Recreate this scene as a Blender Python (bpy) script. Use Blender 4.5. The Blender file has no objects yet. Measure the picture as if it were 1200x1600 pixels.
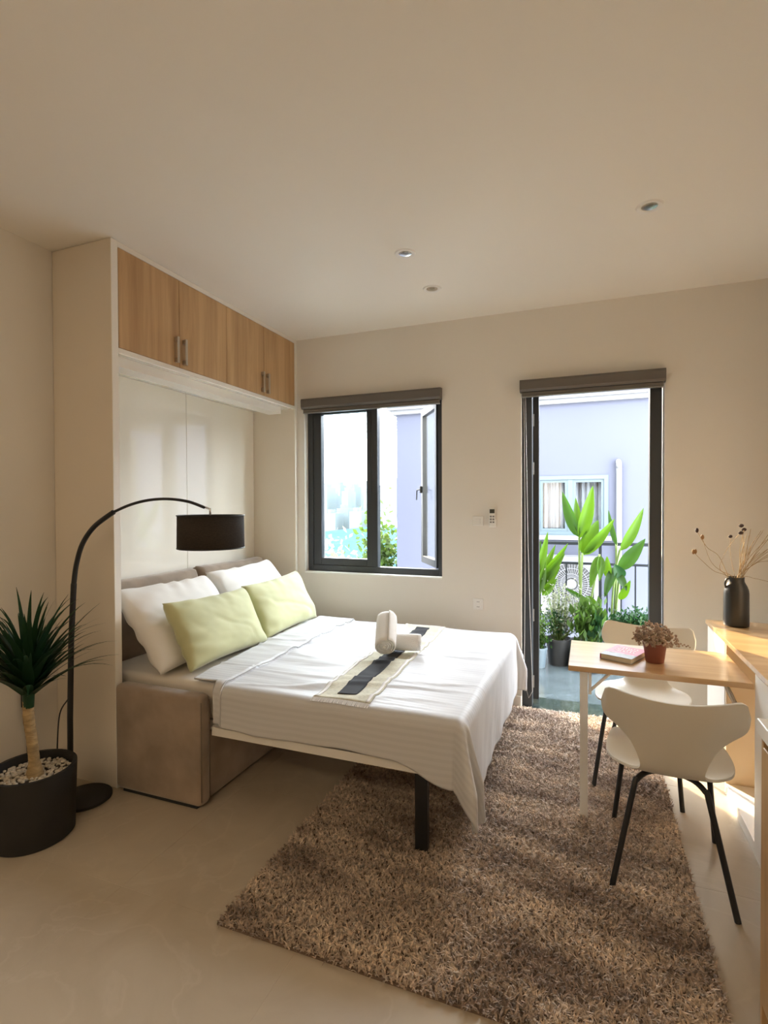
import bpy, bmesh, math, random
import numpy as np
from mathutils import Vector, Matrix, noise, Euler

random.seed(7)
S = bpy.context.scene
COL = S.collection
PI = math.pi

# ------------------------------------------------------------------ camera
cam_d = bpy.data.cameras.new('camera')
cam = bpy.data.objects.new('camera', cam_d)
COL.objects.link(cam)
_r = math.radians
yaw, pitch, roll = _r(21.12), _r(0.81), _r(-0.24)
fwd = Vector((-math.sin(yaw) * math.cos(pitch), math.cos(yaw) * math.cos(pitch), -math.sin(pitch)))
rgt = Vector((math.cos(yaw), math.sin(yaw), 0))
upv = rgt.cross(fwd)
r2 = math.cos(roll) * rgt + math.sin(roll) * upv
u2 = -math.sin(roll) * rgt + math.cos(roll) * upv
m = Matrix.Identity(4)
for i in range(3):
    m[i][0], m[i][1], m[i][2] = r2[i], u2[i], -fwd[i]
m[2][3] = 1.5
cam.matrix_world = m
cam_d.sensor_fit = 'HORIZONTAL'
cam_d.sensor_width = 36
cam_d.lens = 24.78
cam_d.clip_start = 0.05
cam_d.clip_end = 2000
S.camera = cam

# ------------------------------------------------------------------ world, sun, exposure
W = bpy.data.worlds.new('sky')
S.world = W
W.use_nodes = True
wn = W.node_tree.nodes
bg = wn['Background']
tc = wn.new('ShaderNodeTexCoord')
sx = wn.new('ShaderNodeSeparateXYZ')
rmp = wn.new('ShaderNodeValToRGB')
W.node_tree.links.new(tc.outputs['Generated'], sx.inputs[0])
W.node_tree.links.new(sx.outputs['Z'], rmp.inputs[0])
rmp.color_ramp.elements[0].position = 0.0
rmp.color_ramp.elements[0].color = (0.90, 0.95, 0.98, 1)
rmp.color_ramp.elements[1].position = 0.6
rmp.color_ramp.elements[1].color = (0.85, 0.915, 0.985, 1)
W.node_tree.links.new(rmp.outputs[0], bg.inputs[0])
bg.inputs[1].default_value = 6.5

sun_d = bpy.data.lights.new('sun', 'SUN')
sun_d.energy = 5.5
sun_d.color = (1.0, 0.74, 0.45)
sun_d.angle = 0.012
sun = bpy.data.objects.new('sun', sun_d)
COL.objects.link(sun)
sun_dir = Vector((0.63, -0.776, -0.46)).normalized()
sun.rotation_euler = sun_dir.to_track_quat('-Z', 'Y').to_euler()

FILL_LIGHT = 1.9      # emission of the added fill panels, unseen behind the camera

vs = S.view_settings
vs.view_transform = 'Standard'
vs.look = 'None'
vs.exposure = 2.05
vs.gamma = 1.0
vs.use_curve_mapping = False
try:
    S.cycles.use_denoising = True
    S.cycles.max_bounces = 10
    S.cycles.diffuse_bounces = 6
    S.cycles.transparent_max_bounces = 12
    S.cycles.sample_clamp_indirect = 8
    S.cycles.caustics_reflective = False
    S.cycles.caustics_refractive = False
except Exception:
    pass

# daylight portals: they only guide sampling of the sky through the two openings
for nm, cx, cz, w, h in (('window_portal', -1.64, 1.64, 1.12, 1.34), ('door_portal', 0.01, 1.15, 0.86, 2.3)):
    pl = bpy.data.lights.new(nm, 'AREA')
    pl.shape = 'RECTANGLE'
    pl.size, pl.size_y = w, h
    try:
        pl.cycles.is_portal = True
    except Exception:
        continue
    po = bpy.data.objects.new(nm, pl)
    po.location = (cx, 4.02, cz)
    po.rotation_euler = (-PI / 2, 0, 0)
    COL.objects.link(po)


# ------------------------------------------------------------------ materials
def nodes_of(name):
    mt = bpy.data.materials.new(name)
    mt.use_nodes = True
    nt = mt.node_tree
    return mt, nt, nt.nodes['Principled BSDF']


def pmat(name, col, rough=0.6, metal=0.0, var=None, bump=None, sheen=0.0, coat=0.0, col2=None, stretch=(1, 1, 1), spec=0.5):
    mt, nt, b = nodes_of(name)
    b.inputs['Base Color'].default_value = (*col, 1)
    b.inputs['Roughness'].default_value = rough
    b.inputs['Metallic'].default_value = metal
    b.inputs['Specular IOR Level'].default_value = spec
    if sheen:
        b.inputs['Sheen Weight'].default_value = sheen
        b.inputs['Sheen Roughness'].default_value = 0.4
    if coat:
        b.inputs['Coat Weight'].default_value = coat
        b.inputs['Coat Roughness'].default_value = 0.05
    if var or bump:
        t = nt.nodes.new('ShaderNodeTexCoord')
        mp = nt.nodes.new('ShaderNodeMapping')
        mp.inputs['Scale'].default_value = stretch
        nt.links.new(t.outputs['Object'], mp.inputs[0])
    if var:
        n = nt.nodes.new('ShaderNodeTexNoise')
        n.inputs['Scale'].default_value = var[0]
        n.inputs['Detail'].default_value = var[2] if len(var) > 2 else 4
        nt.links.new(mp.outputs[0], n.inputs['Vector'])
        rp = nt.nodes.new('ShaderNodeValToRGB')
        rp.color_ramp.elements[0].position = 0.35
        rp.color_ramp.elements[1].position = 0.68
        c2 = col2 or tuple(max(0, c * (1 - var[1])) for c in col)
        rp.color_ramp.elements[0].color = (*c2, 1)
        rp.color_ramp.elements[1].color = (*col, 1)
        nt.links.new(n.outputs['Fac'], rp.inputs[0])
        nt.links.new(rp.outputs[0], b.inputs['Base Color'])
    if bump:
        n2 = nt.nodes.new('ShaderNodeTexNoise')
        n2.inputs['Scale'].default_value = bump[0]
        n2.inputs['Detail'].default_value = 3
        nt.links.new(mp.outputs[0], n2.inputs['Vector'])
        bp = nt.nodes.new('ShaderNodeBump')
        bp.inputs['Strength'].default_value = bump[1]
        bp.inputs['Distance'].default_value = bump[2] if len(bump) > 2 else 0.01
        nt.links.new(n2.outputs['Fac'], bp.inputs['Height'])
        nt.links.new(bp.outputs[0], b.inputs['Normal'])
    return mt


def wood(name, light, dark, stretch, rough=0.45, coat=0.0):
    mt, nt, b = nodes_of(name)
    t = nt.nodes.new('ShaderNodeTexCoord')
    oi = nt.nodes.new('ShaderNodeObjectInfo')
    ad = nt.nodes.new('ShaderNodeVectorMath')
    ad.operation = 'ADD'
    sc_ = nt.nodes.new('ShaderNodeVectorMath')
    sc_.operation = 'SCALE'
    sc_.inputs['Scale'].default_value = 9.0
    cb = nt.nodes.new('ShaderNodeCombineXYZ')
    for k in range(3):
        nt.links.new(oi.outputs['Random'], cb.inputs[k])
    nt.links.new(cb.outputs[0], sc_.inputs[0])
    nt.links.new(t.outputs['Object'], ad.inputs[0])
    nt.links.new(sc_.outputs[0], ad.inputs[1])
    mp = nt.nodes.new('ShaderNodeMapping')
    mp.inputs['Scale'].default_value = stretch
    nt.links.new(ad.outputs[0], mp.inputs[0])
    n = nt.nodes.new('ShaderNodeTexNoise')
    n.inputs['Scale'].default_value = 1.0
    n.inputs['Detail'].default_value = 7
    n.inputs['Roughness'].default_value = 0.62
    n.inputs['Distortion'].default_value = 0.5
    nt.links.new(mp.outputs[0], n.inputs['Vector'])
    rp = nt.nodes.new('ShaderNodeValToRGB')
    rp.color_ramp.elements[0].position = 0.32
    rp.color_ramp.elements[0].color = (*dark, 1)
    rp.color_ramp.elements[1].position = 0.66
    rp.color_ramp.elements[1].color = (*light, 1)
    nt.links.new(n.outputs['Fac'], rp.inputs[0])
    nt.links.new(rp.outputs[0], b.inputs['Base Color'])
    b.inputs['Roughness'].default_value = rough
    if coat:
        b.inputs['Coat Weight'].default_value = coat
        b.inputs['Coat Roughness'].default_value = 0.18
    return mt


def glassmat(name, tint=(0.96, 0.98, 0.98), refl=1.45):
    mt = bpy.data.materials.new(name)
    mt.use_nodes = True
    nt = mt.node_tree
    nt.nodes.clear()
    o = nt.nodes.new('ShaderNodeOutputMaterial')
    mx = nt.nodes.new('ShaderNodeMixShader')
    tr = nt.nodes.new('ShaderNodeBsdfTransparent')
    tr.inputs[0].default_value = (*tint, 1)
    gl = nt.nodes.new('ShaderNodeBsdfGlossy')
    gl.inputs['Roughness'].default_value = 0.02
    lw = nt.nodes.new('ShaderNodeLayerWeight')
    lw.inputs[0].default_value = 0.5
    pw = nt.nodes.new('ShaderNodeMath')
    pw.operation = 'POWER'
    pw.inputs[1].default_value = 5.0
    fr = nt.nodes.new('ShaderNodeMath')
    fr.operation = 'MULTIPLY_ADD'
    fr.inputs[1].default_value = 0.9
    fr.inputs[2].default_value = 0.04
    nt.links.new(lw.outputs['Facing'], pw.inputs[0])
    nt.links.new(pw.outputs[0], fr.inputs[0])
    nt.links.new(fr.outputs[0], mx.inputs[0])
    nt.links.new(tr.outputs[0], mx.inputs[1])
    nt.links.new(gl.outputs[0], mx.inputs[2])
    nt.links.new(mx.outputs[0], o.inputs[0])
    return mt


def leafmat(name, col, trans=0.45, tcol=None, rough=0.45):
    mt, nt, b = nodes_of(name)
    t = nt.nodes.new('ShaderNodeTexCoord')
    n = nt.nodes.new('ShaderNodeTexNoise')
    n.inputs['Scale'].default_value = 9
    nt.links.new(t.outputs['Object'], n.inputs['Vector'])
    rp = nt.nodes.new('ShaderNodeValToRGB')
    rp.color_ramp.elements[0].position = 0.3
    rp.color_ramp.elements[0].color = (*[c * 0.72 for c in col], 1)
    rp.color_ramp.elements[1].position = 0.7
    rp.color_ramp.elements[1].color = (*col, 1)
    nt.links.new(n.outputs['Fac'], rp.inputs[0])
    nt.links.new(rp.outputs[0], b.inputs['Base Color'])
    b.inputs['Roughness'].default_value = rough
    b.inputs['Specular IOR Level'].default_value = 0.2
    ts = nt.nodes.new('ShaderNodeBsdfTranslucent')
    ts.inputs[0].default_value = (*(tcol or col), 1)
    mx = nt.nodes.new('ShaderNodeMixShader')
    mx.inputs[0].default_value = trans
    nt.links.new(b.outputs[0], mx.inputs[1])
    nt.links.new(ts.outputs[0], mx.inputs[2])
    nt.links.new(mx.outputs[0], nt.nodes['Material Output'].inputs[0])
    return mt


def emit(name, col, st):
    mt = bpy.data.materials.new(name)
    mt.use_nodes = True
    nt = mt.node_tree
    nt.nodes.clear()
    o = nt.nodes.new('ShaderNodeOutputMaterial')
    e = nt.nodes.new('ShaderNodeEmission')
    e.inputs[0].default_value = (*col, 1)
    e.inputs[1].default_value = st
    nt.links.new(e.outputs[0], o.inputs[0])
    return mt


def duvetmat():
    mt, nt, b = nodes_of('white_sateen')
    t = nt.nodes.new('ShaderNodeTexCoord')
    wv = nt.nodes.new('ShaderNodeTexWave')
    wv.wave_type = 'BANDS'
    wv.bands_direction = 'Y'
    wv.inputs['Scale'].default_value = 11.0
    wv.inputs['Distortion'].default_value = 0.0
    nt.links.new(t.outputs['UV'], wv.inputs['Vector'])
    rp = nt.nodes.new('ShaderNodeValToRGB')
    rp.color_ramp.elements[0].position = 0.45
    rp.color_ramp.elements[0].color = (0.57, 0.57, 0.58, 1)
    rp.color_ramp.elements[1].position = 0.55
    rp.color_ramp.elements[1].color = (0.605, 0.605, 0.615, 1)
    nt.links.new(wv.outputs['Fac'], rp.inputs[0])
    nt.links.new(rp.outputs[0], b.inputs['Base Color'])
    mr = nt.nodes.new('ShaderNodeMapRange')
    mr.inputs['To Min'].default_value = 0.62
    mr.inputs['To Max'].default_value = 0.42
    nt.links.new(wv.outputs['Fac'], mr.inputs['Value'])
    nt.links.new(mr.outputs[0], b.inputs['Roughness'])
    n2 = nt.nodes.new('ShaderNodeTexNoise')
    n2.inputs['Scale'].default_value = 260
    nt.links.new(t.outputs['Object'], n2.inputs['Vector'])
    bp = nt.nodes.new('ShaderNodeBump')
    bp.inputs['Strength'].default_value = 0.08
    bp.inputs['Distance'].default_value = 0.003
    nt.links.new(n2.outputs['Fac'], bp.inputs['Height'])
    nt.links.new(bp.outputs[0], b.inputs['Normal'])
    return mt


def rugmat():
    mt, nt, b = nodes_of('shag_pile')
    t = nt.nodes.new('ShaderNodeTexCoord')
    mp = nt.nodes.new('ShaderNodeMapping')
    mp.inputs['Scale'].default_value = (1.1, 3.2, 0.2)
    nt.links.new(t.outputs['Object'], mp.inputs[0])
    n = nt.nodes.new('ShaderNodeTexNoise')
    n.inputs['Scale'].default_value = 1.6
    n.inputs['Detail'].default_value = 5
    n.inputs['Roughness'].default_value = 0.65
    nt.links.new(mp.outputs[0], n.inputs['Vector'])
    rp = nt.nodes.new('ShaderNodeValToRGB')
    e = rp.color_ramp.elements
    e[0].position = 0.36
    e[0].color = (0.26, 0.18, 0.135, 1)
    e[1].position = 0.66
    e[1].color = (0.80, 0.65, 0.50, 1)
    nt.links.new(n.outputs['Fac'], rp.inputs[0])
    n3 = nt.nodes.new('ShaderNodeTexNoise')
    n3.inputs['Scale'].default_value = 70
    nt.links.new(t.outputs['Object'], n3.inputs['Vector'])
    hs = nt.nodes.new('ShaderNodeHueSaturation')
    mr = nt.nodes.new('ShaderNodeMapRange')
    mr.inputs['From Min'].default_value = 0.3
    mr.inputs['From Max'].default_value = 0.7
    mr.inputs['To Min'].default_value = 0.6
    mr.inputs['To Max'].default_value = 1.45
    nt.links.new(n3.outputs['Fac'], mr.inputs['Value'])
    nt.links.new(mr.outputs[0], hs.inputs['Value'])
    nt.links.new(rp.outputs[0], hs.inputs['Color'])
    nt.links.new(hs.outputs[0], b.inputs['Base Color'])
    b.inputs['Roughness'].default_value = 0.75
    b.inputs['Sheen Weight'].default_value = 0.35
    return mt


def tilemat():
    mt, nt, b = nodes_of('stone_tile')
    t = nt.nodes.new('ShaderNodeTexCoord')
    oi = nt.nodes.new('ShaderNodeObjectInfo')
    ad = nt.nodes.new('ShaderNodeVectorMath')
    ad.operation = 'ADD'
    nt.links.new(t.outputs['Object'], ad.inputs[0])
    nt.links.new(oi.outputs['Location'], ad.inputs[1])
    n = nt.nodes.new('ShaderNodeTexNoise')
    n.inputs['Scale'].default_value = 2.2
    n.inputs['Detail'].default_value = 8
    n.inputs['Roughness'].default_value = 0.6
    n.inputs['Distortion'].default_value = 0.8
    nt.links.new(ad.outputs[0], n.inputs['Vector'])
    rp = nt.nodes.new('ShaderNodeValToRGB')
    e = rp.color_ramp.elements
    e[0].position = 0.3
    e[0].color = (0.42, 0.35, 0.262, 1)
    e[1].position = 0.72
    e[1].color = (0.525, 0.45, 0.348, 1)
    nt.links.new(n.outputs['Fac'], rp.inputs[0])
    # thin pale veins
    n2 = nt.nodes.new('ShaderNodeTexNoise')
    n2.inputs['Scale'].default_value = 1.1
    n2.inputs['Detail'].default_value = 6
    n2.inputs['Distortion'].default_value = 1.5
    nt.links.new(ad.outputs[0], n2.inputs['Vector'])
    vr = nt.nodes.new('ShaderNodeValToRGB')
    v = vr.color_ramp.elements
    v[0].position = 0.485
    v[0].color = (0, 0, 0, 1)
    v[1].position = 0.515
    v[1].color = (0, 0, 0, 1)
    k = v.new(0.5)
    k.color = (0.28, 0.28, 0.28, 1)
    nt.links.new(n2.outputs['Fac'], vr.inputs[0])
    mx = nt.nodes.new('ShaderNodeMixRGB')
    mx.inputs[2].default_value = (0.58, 0.50, 0.40, 1)
    nt.links.new(vr.outputs[0], mx.inputs[0])
    nt.links.new(rp.outputs[0], mx.inputs[1])
    nt.links.new(mx.outputs[0], b.inputs['Base Color'])
    b.inputs['Roughness'].default_value = 0.33
    return mt


MT = {
    'wall': pmat('wall_paint', (0.775, 0.735, 0.67), 0.85, bump=(180, 0.05, 0.002)),
    'ceiling': pmat('ceiling_paint', (0.88, 0.84, 0.77), 0.9),
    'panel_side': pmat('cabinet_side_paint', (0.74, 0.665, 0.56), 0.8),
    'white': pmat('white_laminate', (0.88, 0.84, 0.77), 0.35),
    'gloss': pmat('white_gloss_panel', (0.88, 0.84, 0.75), 0.05, coat=1.0),
    'trim_white': pmat('white_trim', (0.85, 0.83, 0.79), 0.45),
    'oak_door': wood('oak_door', (0.62, 0.40, 0.205), (0.43, 0.26, 0.12), (14, 14, 0.9), 0.5),
    'oak_top': wood('oak_worktop', (0.66, 0.43, 0.215), (0.46, 0.27, 0.12), (1.2, 16, 16), 0.30, 1.0),
    'oak_kitchen': wood('oak_kitchen_door', (0.62, 0.40, 0.19), (0.44, 0.26, 0.11), (14, 14, 0.9), 0.4),
    'tan': pmat('tan_laminate', (0.74, 0.60, 0.42), 0.5),
    'metal': pmat('brushed_nickel', (0.55, 0.50, 0.44), 0.35, 1.0),
    'steel': pmat('grey_steel', (0.35, 0.34, 0.32), 0.4, 0.9),
    'black_metal': pmat('black_metal', (0.012, 0.012, 0.013), 0.4),
    'black_matte': pmat('black_matte', (0.012, 0.011, 0.010), 0.6, bump=(220, 0.1, 0.001)),
    'alu': pmat('dark_aluminium', (0.035, 0.040, 0.045), 0.4),
    'alu_warm': pmat('dark_aluminium_jamb', (0.035, 0.040, 0.045), 0.35),
    'blind': pmat('roller_cassette', (0.13, 0.115, 0.10), 0.5),
    'suede': pmat('taupe_suede', (0.37, 0.285, 0.215), 0.9, var=(6.0, 0.30, 6), bump=(350, 0.08, 0.002), sheen=0.5),
    'suede_seam': pmat('taupe_seam', (0.20, 0.155, 0.12), 0.9),
    'linen': pmat('white_linen', (0.80, 0.78, 0.75), 0.75, bump=(300, 0.08, 0.002), sheen=0.2),
    'mattress': pmat('mattress_cover', (0.72, 0.67, 0.60), 0.8),
    'velvet': pmat('green_velvet', (0.58, 0.585, 0.32), 0.7, bump=(300, 0.05, 0.002), sheen=0.6, var=(5, 0.12, 3)),
    'duvet': duvetmat(),
    'runner': pmat('cream_weave', (0.72, 0.69, 0.55), 0.9, var=(55, 0.22, 3), bump=(160, 0.5, 0.004), stretch=(1, 2.6, 1)),
    'runner_black': pmat('black_weave', (0.018, 0.018, 0.022), 0.85, bump=(200, 0.3, 0.002)),
    'terry': pmat('white_terry', (0.83, 0.81, 0.77), 0.95, bump=(260, 0.7, 0.004)),
    'rug': rugmat(),
    'rug_back': pmat('rug_backing', (0.16, 0.11, 0.08), 0.95),
    'tile': tilemat(),
    'grout': pmat('grout', (0.58, 0.50, 0.39), 0.9),
    'chair': pmat('cream_lacquer', (0.68, 0.645, 0.565), 0.28),
    'white_metal': pmat('white_powdercoat', (0.80, 0.78, 0.74), 0.4),
    'glass': glassmat('clear_glass'),
    'plastic': pmat('white_plastic', (0.80, 0.78, 0.74), 0.35),
    'plastic_grey': pmat('grey_plastic', (0.22, 0.21, 0.20), 0.4),
    'dark': pmat('dark_slot', (0.02, 0.02, 0.02), 0.7),
    'granite': pmat('dark_granite', (0.035, 0.045, 0.042), 0.12, var=(40, 0.5)),
    'shade': pmat('black_shade_fabric', (0.034, 0.025, 0.018), 0.85, var=(90, 0.5, 2), bump=(400, 0.3, 0.002), stretch=(1, 1, 6)),
    'shade_in': pmat('shade_lining', (0.35, 0.31, 0.26), 0.8),
    'bark': pmat('pale_bark', (0.47, 0.33, 0.16), 0.85, var=(18, 0.45, 4), bump=(40, 0.6, 0.01), stretch=(1, 1, 3)),
    'pebble': pmat('pale_pebbles', (0.70, 0.62, 0.50), 0.7, var=(60, 0.35, 2)),
    'soil': pmat('soil', (0.06, 0.045, 0.032), 0.95, bump=(60, 0.8, 0.02)),
    'yucca': leafmat('dark_green_leaf', (0.018, 0.055, 0.022), 0.12, rough=0.4),
    'heli': leafmat('bright_green_leaf', (0.028, 0.070, 0.004), 0.5, (0.085, 0.175, 0.006)),
    'heli2': leafmat('mid_green_leaf', (0.014, 0.042, 0.005), 0.45, (0.04, 0.10, 0.008)),
    'stem': pmat('green_stem', (0.07, 0.11, 0.018), 0.6),
    'fern': leafmat('fern_green', (0.012, 0.04, 0.012), 0.35, (0.022, 0.07, 0.018)),
    'silver': leafmat('pale_variegated', (0.17, 0.18, 0.12), 0.4, (0.19, 0.21, 0.13)),
    'grassy': leafmat('grassy_green', (0.035, 0.07, 0.01), 0.4, (0.06, 0.12, 0.016)),
    'tree': leafmat('tree_green', (0.04, 0.075, 0.012), 0.4, (0.07, 0.12, 0.02)),
    'terracotta': pmat('red_brown_pot', (0.20, 0.055, 0.032), 0.5),
    'dried': pmat('dried_blossom', (0.56, 0.40, 0.29), 0.9, var=(35, 0.55, 3)),
    'twig': pmat('dry_stem', (0.33, 0.24, 0.13), 0.8),
    'pod': pmat('dark_seed_head', (0.03, 0.015, 0.015), 0.8),
    'pod2': pmat('brown_seed_pod', (0.22, 0.12, 0.045), 0.7),
    'vase': pmat('black_ceramic', (0.016, 0.015, 0.012), 0.38),
    'book_red': pmat('red_cover', (0.52, 0.06, 0.085), 0.45),
    'book_grey': pmat('grey_cover', (0.26, 0.26, 0.25), 0.45),
    'paper': pmat('page_edges', (0.72, 0.66, 0.54), 0.9, stretch=(1, 1, 60), var=(8, 0.2)),
    'ink_white': pmat('white_print', (0.85, 0.82, 0.78), 0.6),
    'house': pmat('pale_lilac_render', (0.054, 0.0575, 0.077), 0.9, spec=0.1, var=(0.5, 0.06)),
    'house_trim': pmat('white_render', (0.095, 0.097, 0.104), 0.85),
    'ac_white': pmat('cream_white_enamel', (0.085, 0.085, 0.09), 0.5, spec=0.1),
    'nwin': pmat('blue_grey_aluminium', (0.04, 0.06, 0.072), 0.45),
    'curtain': pmat('grey_curtain', (0.10, 0.103, 0.118), 0.85),
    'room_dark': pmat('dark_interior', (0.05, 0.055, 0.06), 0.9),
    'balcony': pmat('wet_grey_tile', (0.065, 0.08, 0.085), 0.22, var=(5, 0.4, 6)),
    'rail': pmat('black_rail', (0.010, 0.012, 0.013), 0.6, spec=0.1),
    'pot_black': pmat('black_plastic_pot', (0.022, 0.022, 0.022), 0.5),
    'pot_blue': pmat('blue_grey_pot', (0.13, 0.17, 0.20), 0.5),
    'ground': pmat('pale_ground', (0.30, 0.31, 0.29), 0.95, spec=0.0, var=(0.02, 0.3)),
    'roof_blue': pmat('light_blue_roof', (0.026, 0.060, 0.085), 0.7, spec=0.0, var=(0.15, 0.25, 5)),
    'far': pmat('haze_tint_tower', (0.088, 0.105, 0.115), 0.9, spec=0.0),  # distance haze painted into the tower colour
    'far2': pmat('haze_tint_block', (0.080, 0.097, 0.102), 0.9, spec=0.0),  # same haze tint in the colour of the other far blocks
    'screen': pmat('lcd_dark', (0.05, 0.055, 0.045), 0.3),
    'lens': glassmat('lamp_glass', (0.95, 0.95, 0.93), 1.5),
    'chrome': pmat('chrome', (0.75, 0.74, 0.72), 0.18, 1.0),
    'fill_glow': emit('fill_diffuser', (1.0, 0.78, 0.53), FILL_LIGHT),
}


# ------------------------------------------------------------------ builders
def wl(o):
    """world location of an unrotated chain of parents"""
    v = Vector((0, 0, 0))
    while o is not None:
        v += o.location
        o = o.parent
    return v


def tag(o, label=None, cat=None, group=None, kind=None):
    if label:
        o['label'] = label
    if cat:
        o['category'] = cat
    if group:
        o['group'] = group
    if kind:
        o['kind'] = kind
    return o


def empty(name, loc, label, cat, group=None, rz=0):
    o = bpy.data.objects.new(name, None)
    o.empty_display_size = 0.1
    COL.objects.link(o)
    o.location = loc
    o.rotation_euler = (0, 0, rz)
    return tag(o, label, cat, group)


def put(name, me, mat, parent=None, world=True, smooth=False, origin=True):
    """link a mesh as one object; vertices are in world space unless world=False (then in the parent's space)"""
    if mat is not None and not me.materials:
        me.materials.append(MT[mat] if isinstance(mat, str) else mat)
    if smooth:
        me.polygons.foreach_set('use_smooth', [True] * len(me.polygons))
    off = wl(parent) if (parent is not None and world) else Vector((0, 0, 0))
    o = bpy.data.objects.new(name, me)
    COL.objects.link(o)
    if origin and len(me.vertices):
        n = len(me.vertices)
        a = np.empty(n * 3, dtype=np.float32)
        me.vertices.foreach_get('co', a)
        a = a.reshape(-1, 3)
        lo, hi = a.min(0), a.max(0)
        c = Vector(((lo[0] + hi[0]) / 2, (lo[1] + hi[1]) / 2, float(lo[2])))
        me.transform(Matrix.Translation(-c))
        o.location = c - off
    else:
        me.transform(Matrix.Translation(-off))
    if parent is not None:
        o.parent = parent
    me.update()
    return o


class MB:
    def __init__(self):
        self.bm = bmesh.new()

    def box(self, x0, x1, y0, y1, z0, z1, bev=0.0, seg=2):
        vs_ = [self.bm.verts.new(p) for p in ((x0, y0, z0), (x1, y0, z0), (x1, y1, z0), (x0, y1, z0),
                                              (x0, y0, z1), (x1, y0, z1), (x1, y1, z1), (x0, y1, z1))]
        fs = [self.bm.faces.new([vs_[i] for i in q]) for q in
              ((3, 2, 1, 0), (4, 5, 6, 7), (0, 1, 5, 4), (1, 2, 6, 5), (2, 3, 7, 6), (3, 0, 4, 7))]
        if bev:
            ed = {e for f in fs for e in f.edges}
            bmesh.ops.bevel(self.bm, geom=list(ed), offset=bev, segments=seg, profile=0.5, affect='EDGES')
        return self

    def tube(self, pts, r, n=10, cap=True):
        pts = [Vector(p) for p in pts]
        rs = r if isinstance(r, (list, tuple)) else [r] * len(pts)
        rings = []
        t0 = (pts[1] - pts[0]).normalized()
        ref = Vector((0, 0, 1)) if abs(t0.z) < 0.9 else Vector((1, 0, 0))
        u = t0.cross(ref).normalized()
        for i, p in enumerate(pts):
            if i == 0:
                t = t0
            elif i == len(pts) - 1:
                t = (pts[i] - pts[i - 1]).normalized()
            else:
                t = ((pts[i + 1] - pts[i]).normalized() + (pts[i] - pts[i - 1]).normalized()).normalized()
            u = (u - t * u.dot(t)).normalized()
            w = t.cross(u)
            rings.append([self.bm.verts.new(p + rs[i] * (math.cos(2 * PI * k / n) * u + math.sin(2 * PI * k / n) * w)) for k in range(n)])
        for a, b in zip(rings, rings[1:]):
            for k in range(n):
                self.bm.faces.new((a[k], a[(k + 1) % n], b[(k + 1) % n], b[k]))
        if cap:
            self.bm.faces.new(rings[0][::-1])
            self.bm.faces.new(rings[-1])
        return self

    def lathe(self, prof, c=(0, 0, 0), n=32, capb=True, capt=True):
        rings = []
        for r, z in prof:
            rings.append([self.bm.verts.new((c[0] + r * math.cos(2 * PI * k / n), c[1] + r * math.sin(2 * PI * k / n), c[2] + z)) for k in range(n)])
        for a, b in zip(rings, rings[1:]):
            for k in range(n):
                self.bm.faces.new((a[k], a[(k + 1) % n], b[(k + 1) % n], b[k]))
        if capb:
            self.bm.faces.new(rings[0][::-1])
        if capt:
            self.bm.faces.new(rings[-1])
        return self

    def ball(self, c, r, sub=1, sc=(1, 1, 1)):
        mt_ = Matrix.Translation(c) @ Matrix.Diagonal((sc[0], sc[1], sc[2], 1))
        bmesh.ops.create_icosphere(self.bm, subdivisions=sub, radius=r, matrix=mt_)
        return self

    def poly(self, pts):
        self.bm.faces.new([self.bm.verts.new(p) for p in pts])
        return self

    def mesh(self, name, recalc=True):
        if recalc:
            bmesh.ops.recalc_face_normals(self.bm, faces=self.bm.faces)
        me = bpy.data.meshes.new(name)
        self.bm.to_mesh(me)
        self.bm.free()
        return me

    def put(self, name, mat, parent=None, world=True, smooth=False, origin=True):
        return put(name, self.mesh(name), mat, parent, world, smooth, origin)


def auto_smooth(o, ang=40):
    me = o.data
    me.polygons.foreach_set('use_smooth', [True] * len(me.polygons))
    try:
        me.set_sharp_from_angle(angle=math.radians(ang))
    except Exception:
        pass
    return o


def grid_mesh(name, P, uv=None, closed_u=False):
    """P: array (nu, nv, 3)"""
    nu, nv = P.shape[:2]
    verts = P.reshape(-1, 3)
    idx = np.arange(nu * nv).reshape(nu, nv)
    if closed_u:
        idx = np.vstack([idx, idx[:1]])
    q = np.stack([idx[:-1, :-1], idx[1:, :-1], idx[1:, 1:], idx[:-1, 1:]], -1).reshape(-1, 4)
    me = bpy.data.meshes.new(name)
    me.vertices.add(len(verts))
    me.vertices.foreach_set('co', verts.astype(np.float32).ravel())
    me.loops.add(q.size)
    me.loops.foreach_set('vertex_index', q.astype(np.int32).ravel())
    me.polygons.add(len(q))
    me.polygons.foreach_set('loop_start', np.arange(0, q.size, 4, dtype=np.int32))
    me.polygons.foreach_set('loop_total', np.full(len(q), 4, dtype=np.int32))
    me.update(calc_edges=True)
    if uv is not None:
        ul = me.uv_layers.new(name='UVMap')
        ul.data.foreach_set('uv', uv.reshape(-1, 2)[q.ravel()].astype(np.float32).ravel())
    me.validate()
    return me


def box(name, b, mat, parent=None, bev=0.002, seg=2, world=True):
    o = MB().box(*b, bev=bev, seg=seg).put(name, mat, parent, world)
    return auto_smooth(o) if bev > 0.004 else o


def structure(name, o):
    o.name = name
    return tag(o, kind='structure')


# ------------------------------------------------------------------ room shell
XL, XR, YB, YF, ZC = -2.77, 1.06, 3.976, -2.4, 2.906
TH = 0.16
WX0, WX1, WZ0, WZ1 = -2.262, -1.055, 0.93, 2.392      # window opening
DX0, DX1, DZ1 = -0.456, 0.475, 2.392                   # door opening

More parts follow.
